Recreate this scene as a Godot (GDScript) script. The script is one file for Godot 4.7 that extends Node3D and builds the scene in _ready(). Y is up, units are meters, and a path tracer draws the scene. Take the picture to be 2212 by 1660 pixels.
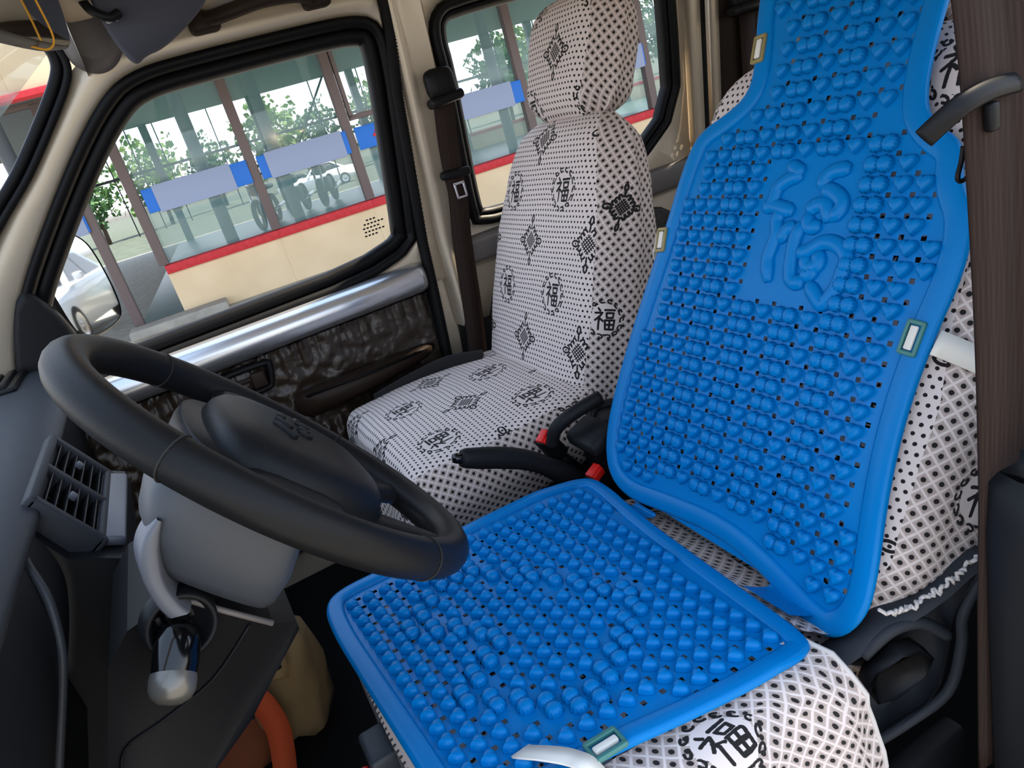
extends Node3D

var mats := {}
var used_names := {}
var rng := RandomNumberGenerator.new()

func _ready() -> void:
	rng.seed = 7
	set_camera_and_light()
	make_materials()
	build_van_shell()
	build_passenger_side()
	build_rear_and_driver_side()
	build_dashboard()
	build_centre_stack()
	build_seats()
	build_massage_cushion()
	build_steering()
	build_between_seats()
	build_seat_belts()
	build_roof_fittings()
	build_footwell()
	build_paper_tag()
	build_outside()

func set_camera_and_light() -> void:
	var cam := Camera3D.new()
	cam.name = "camera"
	add_child(cam)
	var pitch := deg_to_rad(20.8)
	var roll := deg_to_rad(16.5)
	var head := deg_to_rad(68.5)
	var h := Vector3(cos(head), 0, -sin(head))
	var r0 := Vector3(sin(head), 0, cos(head))
	var f := h * cos(pitch) - Vector3.UP * sin(pitch)
	var u0 := h * sin(pitch) + Vector3.UP * cos(pitch)
	var right := r0 * cos(roll) - u0 * sin(roll)
	var up := u0 * cos(roll) + r0 * sin(roll)
	cam.transform = Transform3D(Basis(right, up, -f), Vector3(0, 1.42, 0))
	cam.fov = rad_to_deg(2.0 * atan(830.0 / 1600.0))
	cam.near = 0.02
	cam.far = 400.0
	cam.current = true
	var sky_mat := ProceduralSkyMaterial.new()
	sky_mat.sky_top_color = Color(0.66, 0.75, 0.87)
	sky_mat.sky_horizon_color = Color(0.96, 0.97, 0.99)
	sky_mat.sky_curve = 0.25
	sky_mat.ground_bottom_color = Color(0.42, 0.40, 0.37)
	sky_mat.ground_horizon_color = Color(0.66, 0.66, 0.64)
	sky_mat.sky_energy_multiplier = 1.25
	var sky := Sky.new()
	sky.sky_material = sky_mat
	var env := Environment.new()
	env.background_mode = Environment.BG_SKY
	env.sky = sky
	env.ambient_light_source = Environment.AMBIENT_SOURCE_DISABLED
	env.tonemap_mode = Environment.TONE_MAPPER_LINEAR
	env.tonemap_exposure = 1.78
	env.sdfgi_enabled = true
	env.ssao_enabled = true
	env.ssil_enabled = true
	var we := WorldEnvironment.new()
	we.name = "world_environment"
	we.environment = env
	add_child(we)
	var sun := DirectionalLight3D.new()
	sun.name = "sun"
	sun.light_color = Color(1.0, 0.93, 0.82)
	sun.light_energy = 3.2
	sun.light_angular_distance = 2.0
	sun.shadow_enabled = true
	add_child(sun)
	sun.look_at_from_position(Vector3(0.62, 0.80, 0.0) * 50.0, Vector3.ZERO, Vector3.UP)

# ------------------------------------------------------------------ nodes
func numbered(called: String) -> String:
	var n: int = used_names.get(called, 0)
	used_names[called] = n + 1
	return called if n == 0 else "%s_%03d" % [called, n]

func thing(called: String, label: String, category: String, at := Vector3.ZERO, group := "") -> Node3D:
	var o := Node3D.new()
	o.name = numbered(called)
	add_child(o)
	o.position = at
	o.set_meta("label", label)
	o.set_meta("category", category)
	if group != "":
		o.set_meta("group", group)
	return o

func setting(called: String, label: String, at := Vector3.ZERO) -> Node3D:
	var o := Node3D.new()
	o.name = called
	add_child(o)
	o.position = at
	o.set_meta("kind", "structure")
	o.set_meta("label", label)
	o.set_meta("category", called.get_slice("_", 0))
	return o

func part(called: String, mesh, m: Material, parent: Node3D, label := "") -> MeshInstance3D:
	var o := MeshInstance3D.new()
	o.name = called
	if mesh is SurfaceTool:
		o.mesh = finish(mesh)
	else:
		o.mesh = mesh
	o.material_override = m
	o.cast_shadow = GeometryInstance3D.SHADOW_CASTING_SETTING_ON
	parent.add_child(o, true)
	o.transform = parent.global_transform.affine_inverse()
	if label != "":
		o.set_meta("label", label)
	return o

func placed(called: String, mesh: Mesh, m: Material, parent: Node3D, t: Transform3D) -> MeshInstance3D:
	var o := part(called, mesh, m, parent)
	o.transform = parent.global_transform.affine_inverse() * t
	return o

# ------------------------------------------------------------------ mesh helpers
func begin(flat := false) -> SurfaceTool:
	var st := SurfaceTool.new()
	st.begin(Mesh.PRIMITIVE_TRIANGLES)
	st.set_smooth_group(-1 if flat else 0)
	return st

func finish(st: SurfaceTool) -> ArrayMesh:
	st.generate_normals()
	st.index()
	return st.commit()

func tri(st: SurfaceTool, a: Vector3, b: Vector3, c: Vector3, ua := Vector2.ZERO, ub := Vector2.ZERO, uc := Vector2.ZERO) -> void:
	st.set_uv(ua); st.add_vertex(a)
	st.set_uv(ub); st.add_vertex(b)
	st.set_uv(uc); st.add_vertex(c)

func quad(st: SurfaceTool, a: Vector3, b: Vector3, c: Vector3, d: Vector3) -> void:
	tri(st, a, b, c)
	tri(st, a, c, d)

func grid(st: SurfaceTool, rows: Array, closed := false, uvs := []) -> void:
	for i in rows.size() - 1:
		var n: int = rows[i].size()
		for j in (n if closed else n - 1):
			var k := (j + 1) % n
			if uvs.is_empty():
				tri(st, rows[i][j], rows[i][k], rows[i + 1][k])
				tri(st, rows[i][j], rows[i + 1][k], rows[i + 1][j])
			else:
				tri(st, rows[i][j], rows[i][k], rows[i + 1][k], uvs[i][j], uvs[i][k], uvs[i + 1][k])
				tri(st, rows[i][j], rows[i + 1][k], rows[i + 1][j], uvs[i][j], uvs[i + 1][k], uvs[i + 1][j])

func cap(st: SurfaceTool, loop: Array, flip := false) -> void:
	var c := Vector3.ZERO
	for p in loop:
		c += p
	c /= loop.size()
	for j in loop.size():
		var k := (j + 1) % loop.size()
		if flip:
			tri(st, c, loop[k], loop[j])
		else:
			tri(st, c, loop[j], loop[k])

func rbox(st: SurfaceTool, c: Vector3, size: Vector3, r: float, b := Basis()) -> void:
	var h := size * 0.5
	r = min(r, min(h.x, min(h.y, h.z)) * 0.98)
	for axis in 3:
		for sgn in [-1.0, 1.0]:
			var u := (axis + 1) % 3
			var v := (axis + 2) % 3
			var us := [-h[u], -h[u] + r * 0.35, -h[u] + r, h[u] - r, h[u] - r * 0.35, h[u]]
			var vs := [-h[v], -h[v] + r * 0.35, -h[v] + r, h[v] - r, h[v] - r * 0.35, h[v]]
			var rows := []
			for a in us:
				var row := []
				for d in vs:
					var p := Vector3.ZERO
					p[axis] = sgn * h[axis]
					p[u] = a
					p[v] = d
					var inner := Vector3(clampf(p.x, -h.x + r, h.x - r), clampf(p.y, -h.y + r, h.y - r), clampf(p.z, -h.z + r, h.z - r))
					var q := inner + (p - inner).normalized() * r
					row.append(c + b * q)
				if sgn < 0:
					row.reverse()
				rows.append(row)
			grid(st, rows)

func tube(st: SurfaceTool, pts: Array, rad, n := 10, caps := true, squash := Vector2.ONE, first := Vector3.UP) -> void:
	var rows := []
	var side := Vector3.ZERO
	for i in pts.size():
		var t: Vector3
		if i == 0:
			t = pts[1] - pts[0]
		elif i == pts.size() - 1:
			t = pts[i] - pts[i - 1]
		else:
			t = pts[i + 1] - pts[i - 1]
		t = t.normalized()
		if i == 0:
			side = first - t * first.dot(t)
			if side.length() < 0.05:
				side = Vector3(1, 0.3, 0.2) - t * Vector3(1, 0.3, 0.2).dot(t)
		else:
			side = side - t * side.dot(t)
		side = side.normalized()
		var other := t.cross(side)
		var r: float = rad[i] if rad is Array else rad
		var row := []
		for k in n:
			var a := TAU * k / n
			row.append(pts[i] + side * cos(a) * r * squash.x + other * sin(a) * r * squash.y)
		rows.append(row)
	grid(st, rows, true)
	if caps:
		cap(st, rows[0], true)
		cap(st, rows[-1])

func ribbon(st: SurfaceTool, pts: Array, across: Vector3, width: float, thick: float) -> void:
	var rows := []
	var uvs := []
	var v := 0.0
	for i in pts.size():
		var t: Vector3 = (pts[min(i + 1, pts.size() - 1)] - pts[max(i - 1, 0)]).normalized()
		var s := (across - t * across.dot(t)).normalized()
		var nrm := t.cross(s)
		var p: Vector3 = pts[i]
		if i > 0:
			v += (pts[i] - pts[i - 1]).length()
		rows.append([p - s * width * 0.5 + nrm * thick * 0.5, p + s * width * 0.5 + nrm * thick * 0.5, p + s * width * 0.5 - nrm * thick * 0.5, p - s * width * 0.5 - nrm * thick * 0.5])
		uvs.append([Vector2(0, v), Vector2(1, v), Vector2(0, v), Vector2(1, v)])
	grid(st, rows, true, uvs)
	cap(st, rows[0], true)
	cap(st, rows[-1])

func spline(pts: Array, steps: int, closed := false) -> Array:
	var out := []
	var n := pts.size()
	var segs := n if closed else n - 1
	for i in segs:
		var p0 = pts[(i - 1 + n) % n] if closed or i > 0 else pts[0]
		var p1 = pts[i]
		var p2 = pts[(i + 1) % n]
		var p3 = pts[(i + 2) % n] if closed or i + 2 < n else pts[n - 1]
		for k in steps:
			out.append(p1.cubic_interpolate(p2, p0, p3, float(k) / steps))
	if not closed:
		out.append(pts[n - 1])
	return out

func rounded(pts: Array, times := 3) -> Array:   # corner cutting of a closed outline
	for t in times:
		var out := []
		for i in pts.size():
			var a = pts[i]
			var b = pts[(i + 1) % pts.size()]
			out.append(a.lerp(b, 0.25))
			out.append(a.lerp(b, 0.75))
		pts = out
	return pts

func resample(pts: Array, n: int) -> Array:      # closed outline, even steps
	var total := 0.0
	for i in pts.size():
		total += pts[i].distance_to(pts[(i + 1) % pts.size()])
	var out := []
	var want := 0.0
	var run := 0.0
	var i := 0
	while out.size() < n:
		var a = pts[i % pts.size()]
		var b = pts[(i + 1) % pts.size()]
		var d: float = a.distance_to(b)
		while want <= run + d and out.size() < n:
			out.append(a.lerp(b, (want - run) / max(d, 1e-9)))
			want += total / n
		run += d
		i += 1
		if i > pts.size() * 2:
			break
	return out

func area2(pts: Array) -> float:
	var s := 0.0
	for i in pts.size():
		var a: Vector2 = pts[i]
		var b: Vector2 = pts[(i + 1) % pts.size()]
		s += a.cross(b)
	return s * 0.5

func inset(pts: Array, d: float) -> Array:
	var sgn := 1.0 if area2(pts) > 0 else -1.0
	var out := []
	var n := pts.size()
	for i in n:
		var t: Vector2 = (pts[(i + 1) % n] - pts[(i - 1 + n) % n]).normalized()
		out.append(pts[i] + Vector2(-t.y, t.x) * d * sgn)
	return out

func to_edge(loop: Array, c: Vector2, poly: Array) -> Array:   # each loop point carried outward from c to the surrounding polygon
	var out := []
	for p in loop:
		var dir: Vector2 = (p - c)
		var best := 1e9
		for i in poly.size():
			var hit = Geometry2D.segment_intersects_segment(c, c + dir * 40.0, poly[i], poly[(i + 1) % poly.size()])
			if hit != null:
				best = min(best, (hit - c).length())
		out.append(c + dir.normalized() * best)
	for q in poly:
		var bi := 0
		for i in out.size():
			if out[i].distance_to(q) < out[bi].distance_to(q):
				bi = i
		out[bi] = q
	return out

func fill(st: SurfaceTool, loop: Array, lift: Callable) -> void:
	var pv := PackedVector2Array(loop)
	var idx := Geometry2D.triangulate_polygon(pv)
	for i in range(0, idx.size(), 3):
		tri(st, lift.call(pv[idx[i]]), lift.call(pv[idx[i + 1]]), lift.call(pv[idx[i + 2]]), pv[idx[i]], pv[idx[i + 1]], pv[idx[i + 2]])

func slab(st: SurfaceTool, loop: Array, lift: Callable, n: Vector3, thick: float, bevel := 0.0) -> void:
	# a flat plate with a rounded rim: loop is 2D, lift puts it in space, n points to its face
	var top := func(p): return lift.call(p) + n * thick
	var inner := loop if bevel <= 0.0 else inset(loop, bevel)
	fill(st, inner, top)
	fill(st, loop, lift)
	var r0 := []
	var r1 := []
	var r2 := []
	for i in loop.size():
		r0.append(lift.call(loop[i]))
		r1.append(lift.call(loop[i]) + n * (thick - bevel * 0.7))
		r2.append(lift.call(inner[i]) + n * thick)
	grid(st, [r0, r1, r2], true)

func lathe(st: SurfaceTool, prof: Array, at: Vector3, axis: Vector3, n := 24) -> void:
	axis = axis.normalized()
	var side := axis.cross(Vector3(0.3, 0.5, 0.81)).normalized()
	var other := axis.cross(side)
	var rows := []
	for p in prof:
		var row := []
		for k in n:
			var a := TAU * k / n
			row.append(at + axis * p.y + (side * cos(a) + other * sin(a)) * max(p.x, 0.00005))
		rows.append(row)
	grid(st, rows, true)

func v3s(a: Array) -> Array:
	var out := []
	for p in a:
		out.append(Vector3(p[0], p[1], p[2]))
	return out

func v2s(a: Array) -> Array:
	var out := []
	for p in a:
		out.append(Vector2(p[0], p[1]))
	return out

func side_extrude(st: SurfaceTool, prof: Array, z0: float, z1: float, caps := true, open := false) -> void:
	# a profile in (x, y) carried along z
	var rows := []
	for z in [z0, z1]:
		var row := []
		for p in prof:
			row.append(Vector3(p.x, p.y, z))
		rows.append(row)
	grid(st, rows, not open)
	if caps:
		fill(st, prof, func(p): return Vector3(p.x, p.y, z0))
		fill(st, prof, func(p): return Vector3(p.x, p.y, z1))

# ------------------------------------------------------------------ materials
func mat(key: String, col: Color, rough := 0.6, metal := 0.0) -> StandardMaterial3D:
	var m := StandardMaterial3D.new()
	m.resource_name = key
	m.albedo_color = col
	m.roughness = rough
	m.metallic = metal
	if key in ["plastic", "plastic_grain", "dash_hard", "carpet", "slot", "belt", "rubber", "seal", "brown_plastic", "wheel_rim", "wheel_hub", "blue", "dash_soft"]:
		m.metallic_specular = 0.28      # dusty, matt mouldings
	mats[key] = m
	return m

func noise_tex(freq: float, normal: bool, strength := 4.0, size := 256, octaves := 3, a := Color.BLACK, b := Color.WHITE) -> NoiseTexture2D:
	var n := FastNoiseLite.new()
	n.seed = 11
	n.frequency = freq
	n.fractal_octaves = octaves
	var t := NoiseTexture2D.new()
	t.width = size
	t.height = size
	t.seamless = true
	t.noise = n
	if normal:
		t.as_normal_map = true
		t.bump_strength = strength
	else:
		var g := Gradient.new()
		g.set_color(0, a)
		g.set_color(1, b)
		t.color_ramp = g
	return t

func grain(m: StandardMaterial3D, tex: Texture2D, scale: float, strength: float) -> void:
	m.normal_enabled = true
	m.normal_texture = tex
	m.normal_scale = strength
	m.uv1_triplanar = true
	m.uv1_world_triplanar = true
	m.uv1_scale = Vector3.ONE * scale

func mottle(m: StandardMaterial3D, freq: float, scale: float, a: Color, b: Color) -> void:
	m.albedo_texture = noise_tex(freq, false, 1.0, 256, 4, a, b)
	m.albedo_color = Color.WHITE
	m.uv1_triplanar = true
	m.uv1_world_triplanar = true
	m.uv1_scale = Vector3.ONE * scale

func make_materials() -> void:
	var leather := noise_tex(0.11, true, 5.0)
	var m := mat("paint", Color(0.76, 0.71, 0.63), 0.38, 0.35)
	m.clearcoat_enabled = true
	m.clearcoat = 0.4
	m.clearcoat_roughness = 0.15
	mat("headliner", Color(0.71, 0.65, 0.56), 0.85)
	m = mat("silver", Color(0.82, 0.83, 0.85), 0.27, 0.85)
	m.clearcoat_enabled = true
	m.clearcoat = 0.5
	mat("rubber", Color(0.035, 0.037, 0.045), 0.45)
	mat("seal", Color(0.06, 0.06, 0.065), 0.6)
	m = mat("dash_soft", Color(0.20, 0.21, 0.23), 0.55)
	grain(m, leather, 24.0, 0.2)
	m = mat("dash_hard", Color(0.10, 0.105, 0.115), 0.5)
	grain(m, leather, 26.0, 0.15)
	mat("plastic", Color(0.075, 0.077, 0.085), 0.42)
	m = mat("plastic_grain", Color(0.10, 0.10, 0.108), 0.5)
	grain(m, leather, 30.0, 0.2)
	m = mat("wheel_rim", Color(0.085, 0.085, 0.09), 0.42)
	grain(m, leather, 30.0, 0.16)
	m = mat("wheel_hub", Color(0.085, 0.09, 0.10), 0.42)
	grain(m, leather, 30.0, 0.18)
	mat("stitch", Color(0.05, 0.045, 0.045), 0.7)
	m = mat("shroud", Color(0.22, 0.235, 0.26), 0.5)
	grain(m, leather, 30.0, 0.15)
	m = mat("grey_trim", Color(0.36, 0.37, 0.40), 0.45, 0.2)
	mat("brown_plastic", Color(0.16, 0.12, 0.095), 0.45)
	m = mat("visor", Color(0.24, 0.25, 0.29), 0.8)
	grain(m, leather, 12.0, 0.4)
	mat("pillar_grey", Color(0.38, 0.36, 0.35), 0.5)
	m = mat("door_trim", Color(0.13, 0.11, 0.095), 0.55)
	grain(m, leather, 7.0, 0.6)
	m = mat("film", Color(0.19, 0.155, 0.125), 0.33)
	grain(m, noise_tex(0.02, true, 6.0, 256, 3), 4.0, 0.4)
	m = mat("belt", Color(0.17, 0.125, 0.105), 0.75)
	m.albedo_texture = belt_texture()
	m.albedo_color = Color.WHITE
	mat("chrome", Color(0.80, 0.80, 0.82), 0.22, 0.9)
	mat("red", Color(0.86, 0.10, 0.08), 0.4)
	mat("white", Color(0.90, 0.88, 0.84), 0.75)
	mat("white_tag", Color(0.86, 0.87, 0.88), 0.6)
	m = mat("blue", Color(0.0, 0.475, 0.76), 0.3)
	m.backlight_enabled = true
	m.backlight = Color(0.0, 0.12, 0.24)
	mat("clip", Color(0.25, 0.48, 0.46), 0.35)
	mat("clip_gold", Color(0.58, 0.52, 0.33), 0.4)
	m = mat("fabric", Color.WHITE, 0.92)
	m.albedo_texture = fabric_texture(false)
	m.rim_enabled = true
	m.rim = 0.15
	m = mat("fabric_side", Color.WHITE, 0.92)
	m.albedo_texture = fabric_texture(true)
	m.rim_enabled = true
	m.rim = 0.15
	mat("fabric_hem", Color(0.80, 0.77, 0.75), 0.9)
	m = mat("glass", Color(0.80, 0.93, 0.92, 0.06), 0.02)
	m.transparency = BaseMaterial3D.TRANSPARENCY_ALPHA
	m = mat("hall_glass", Color(0.38, 0.60, 0.61, 0.30), 0.03)
	m.transparency = BaseMaterial3D.TRANSPARENCY_ALPHA
	mat("mirror", Color(0.90, 0.92, 0.93), 0.02, 1.0)
	m = mat("carpet", Color(0.06, 0.06, 0.065), 0.95)
	grain(m, noise_tex(0.3, true, 8.0), 20.0, 0.6)
	mat("knob_black", Color(0.03, 0.03, 0.035), 0.12)
	mat("knob_cap", Color(0.42, 0.41, 0.39), 0.3, 0.5)
	mat("canvas", Color(0.52, 0.42, 0.27), 0.9)
	mat("bag_brown", Color(0.44, 0.22, 0.09), 0.85)
	mat("orange", Color(0.66, 0.25, 0.09), 0.85)
	mat("black_cloth", Color(0.03, 0.03, 0.03), 0.9)
	mat("yellow", Color(0.85, 0.60, 0.10), 0.6)
	# outside
	m = mat("asphalt", Color(0.47, 0.47, 0.46), 0.92)
	mottle(m, 0.02, 0.35, Color(0.50, 0.50, 0.48), Color(0.62, 0.61, 0.59))
	m = mat("far_ground", Color(0.36, 0.38, 0.35), 0.95)
	mottle(m, 0.03, 0.12, Color(0.20, 0.25, 0.22), Color(0.31, 0.35, 0.31))
	m = mat("concrete", Color(0.60, 0.59, 0.56), 0.9)
	mottle(m, 0.03, 0.7, Color(0.56, 0.55, 0.52), Color(0.68, 0.67, 0.63))
	m = mat("cream", Color(0.85, 0.76, 0.62), 0.85)
	mottle(m, 0.012, 0.5, Color(0.86, 0.77, 0.62), Color(0.92, 0.84, 0.70))
	m = mat("stripe", Color(0.78, 0.13, 0.17), 0.6)
	mottle(m, 0.06, 1.2, Color(0.74, 0.11, 0.16), Color(0.82, 0.20, 0.23))
	mat("steel_brown", Color(0.41, 0.36, 0.36), 0.5)
	mat("steel_grey", Color(0.42, 0.44, 0.46), 0.5)
	mat("steel_dark", Color(0.16, 0.20, 0.21), 0.5)
	m = mat("hall_floor", Color(0.30, 0.42, 0.42), 0.35)
	mottle(m, 0.03, 0.6, Color(0.20, 0.32, 0.33), Color(0.30, 0.43, 0.43))
	mat("sign_blue", Color(0.06, 0.45, 0.86), 0.5)
	mat("sign_grey", Color(0.60, 0.66, 0.79), 0.7)
	mat("roof_grey", Color(0.50, 0.52, 0.53), 0.7)
	m = mat("leaves", Color(0.35, 0.48, 0.22), 0.8)
	m.backlight_enabled = true
	m.backlight = Color(0.25, 0.32, 0.10)
	m = mat("leaves_dark", Color(0.24, 0.38, 0.22), 0.8)
	m.backlight_enabled = true
	m.backlight = Color(0.15, 0.22, 0.08)
	mat("bark", Color(0.28, 0.23, 0.18), 0.9)
	m = mat("car_white", Color(0.90, 0.91, 0.92), 0.2)
	m.clearcoat_enabled = true
	mat("car_window", Color(0.04, 0.05, 0.06), 0.06)
	mat("tyre", Color(0.035, 0.035, 0.038), 0.8)
	mat("bike_black", Color(0.04, 0.05, 0.055), 0.35)
	mat("bike_red", Color(0.45, 0.08, 0.09), 0.35)
	mat("red_cloth", Color(0.72, 0.12, 0.14), 0.8)

func dab(im: Image, x: float, y: float, r: float, col: Color) -> void:
	var n := im.get_width()
	for j in range(int(floor(y - r)), int(ceil(y + r)) + 1):
		for i in range(int(floor(x - r)), int(ceil(x + r)) + 1):
			if Vector2(i - x, j - y).length() <= r:
				im.set_pixel(posmod(i, n), posmod(j, n), col)

func stroke(im: Image, pts: Array, r: float, col: Color) -> void:
	for i in pts.size() - 1:
		var a: Vector2 = pts[i]
		var b: Vector2 = pts[i + 1]
		var steps := int(ceil(a.distance_to(b) / max(r * 0.7, 0.7)))
		for k in steps + 1:
			var p := a.lerp(b, float(k) / max(steps, 1))
			dab(im, p.x, p.y, r, col)

func oval(c: Vector2, rx: float, ry: float, turn := 0.0, a0 := 0.0, a1 := TAU) -> Array:
	var out := []
	for k in 21:
		var a := a0 + (a1 - a0) * k / 20.0
		out.append(c + Vector2(cos(a) * rx, sin(a) * ry).rotated(turn))
	return out

func luck_strokes() -> Array:   # the strokes of the character for good fortune, in a unit box
	return [
		v2s([[0.18, 0.03], [0.27, 0.13]]),
		v2s([[0.05, 0.25], [0.38, 0.22], [0.28, 0.38], [0.06, 0.58]]),
		v2s([[0.24, 0.40], [0.23, 0.99]]),
		v2s([[0.30, 0.50], [0.42, 0.60]]),
		v2s([[0.50, 0.09], [0.97, 0.07]]),
		v2s([[0.57, 0.22], [0.92, 0.21], [0.88, 0.43], [0.60, 0.44], [0.57, 0.22]]),
		v2s([[0.52, 0.56], [0.97, 0.54], [0.93, 0.97], [0.55, 0.97], [0.52, 0.56]]),
		v2s([[0.74, 0.56], [0.73, 0.96]]),
		v2s([[0.54, 0.76], [0.94, 0.75]]),
	]

func draw_medallion(im: Image, c: Vector2, size: float, ink: Color, ground: Color) -> void:
	for j in range(int(-size), int(size) + 1):
		for i in range(int(-size), int(size) + 1):
			if Vector2(i, j).length() < size * 0.86:
				im.set_pixel(posmod(int(c.x) + i, im.get_width()), posmod(int(c.y) + j, im.get_width()), ground)
	for k in 14:
		var a := TAU * k / 14.0
		var p := c + Vector2(cos(a), sin(a)) * size
		stroke(im, oval(p, size * 0.15, size * 0.085, a + 1.9, 0.4, 4.6), size * 0.045, ink)
	for s in luck_strokes():
		var q := []
		for p in s:
			q.append(c + (p - Vector2(0.5, 0.5)) * size * 1.22)
		stroke(im, q, size * 0.062, ink)

func draw_knot(im: Image, c: Vector2, size: float, ink: Color, ground: Color, w := 0.035) -> void:
	for j in range(int(-size * 0.5), int(size * 0.5) + 1):
		for i in range(int(-size * 0.62), int(size * 0.62) + 1):
			if absf(i) / 0.62 + absf(j) / 0.62 < size * 0.95:
				im.set_pixel(posmod(int(c.x) + i, im.get_width()), posmod(int(c.y) + j, im.get_width()), ground)
	for k in 5:                       # woven middle
		var o := (k - 2) * size * 0.095
		var half := size * 0.25
		stroke(im, [c + Vector2(o - half, o + half) * 0.72, c + Vector2(o + half, o - half) * 0.72], size * w * 0.6, ink)
		stroke(im, [c + Vector2(o - half, -o - half) * 0.72, c + Vector2(o + half, -o + half) * 0.72], size * w * 0.6, ink)
	for sx in [-1.0, 1.0]:
		for sy in [-1.0, 1.0]:
			for k in 3:
				var p := c + Vector2(sx * (0.16 + 0.12 * k), sy * (0.40 - 0.13 * k)) * size
				stroke(im, oval(p, size * 0.11, size * 0.075, atan2(sy, sx), -1.9, 1.9), size * w, ink)
		stroke(im, oval(c + Vector2(sx * 0.66, 0) * size, size * 0.17, size * 0.10), size * w, ink)
		stroke(im, oval(c + Vector2(0, sx * 0.80) * size, size * 0.065, size * 0.13), size * w, ink)
		stroke(im, [c + Vector2(0, sx * 0.44) * size, c + Vector2(0, sx * 0.67) * size], size * w, ink)

func fabric_texture(lattice: bool) -> ImageTexture:
	var n := 1024
	var im := Image.create(n, n, false, Image.FORMAT_RGB8)
	var pale := Color(0.87, 0.815, 0.795)
	var ink := Color(0.075, 0.065, 0.07)
	var r := RandomNumberGenerator.new()
	r.seed = 3
	im.fill(pale)
	if not lattice:
		var cells := 40
		var p := float(n) / cells
		for j in n:
			for i in n:
				var v := r.randf_range(-0.025, 0.025)
				im.set_pixel(i, j, Color(pale.r + v, pale.g + v, pale.b + v))
		for j in cells:
			for i in cells:
				dab(im, (i + 0.5 * (j % 2)) * p, j * p, 5.6, ink)
		for j in 2:
			for i in 2:
				draw_knot(im, Vector2(i, j) * 512.0 + Vector2(128, 128), 138, ink, pale)
				draw_medallion(im, Vector2(i, j) * 512.0 + Vector2(384, 384), 94, ink, pale)
	else:
		var cells := 22
		var p := float(n) / cells
		var fill_c := Color(0.60, 0.535, 0.50)
		for j in n:
			for i in n:
				var u := float(i) / p
				var v := float(j) / p
				var a := absf(fposmod(u + v, 1.0) - 0.5)
				var b := absf(fposmod(u - v, 1.0) - 0.5)
				var c := pale
				if a > 0.09 and b > 0.09:
					var hatch := 0.05 * sin(j * 1.3) + r.randf_range(-0.03, 0.03)
					var mid := clampf((min(a, b) - 0.09) / 0.41, 0.0, 1.0)
					c = Color(fill_c.r + hatch, fill_c.g + hatch, fill_c.b + hatch).lerp(pale, 0.45 * (1.0 - mid))
				im.set_pixel(i, j, c)
		for j in cells * 2:
			for i in cells:
				dab(im, (i + 0.5 * (j % 2)) * p, j * 0.5 * p, 6.8, ink)
		draw_knot(im, Vector2(256, 461), 112, ink, Color(0.72, 0.67, 0.64), 0.05)
		draw_knot(im, Vector2(768, 973), 112, ink, Color(0.72, 0.67, 0.64), 0.05)
		draw_medallion(im, Vector2(768, 461), 84, ink, pale)
		draw_medallion(im, Vector2(256, 973), 84, ink, pale)
	return ImageTexture.create_from_image(im)

func belt_texture() -> ImageTexture:
	var im := Image.create(64, 64, false, Image.FORMAT_RGB8)
	for j in 64:
		for i in 64:
			var v := 0.012 * sin(i * 0.8) + 0.012 * sin(j * 1.6 + i * 0.8)
			if i % 16 < 2:
				v -= 0.025
			im.set_pixel(i, j, Color(0.175 + v, 0.13 + v, 0.113 + v))
	return ImageTexture.create_from_image(im)

# ------------------------------------------------------------------ the van's body
func zw(y: float) -> float:      # inner face of the passenger side: upright below the belt line, leaning in above it
	return -1.68 if y < 1.16 else -1.68 + 0.19 * (y - 1.16)

func wp(p: Vector2, off := 0.0) -> Vector3:
	return Vector3(p.x, p.y, zw(p.y) + off)

func wrows(loop: Array, off: float) -> Array:
	var row := []
	for p in loop:
		row.append(wp(p, off))
	return row

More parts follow.
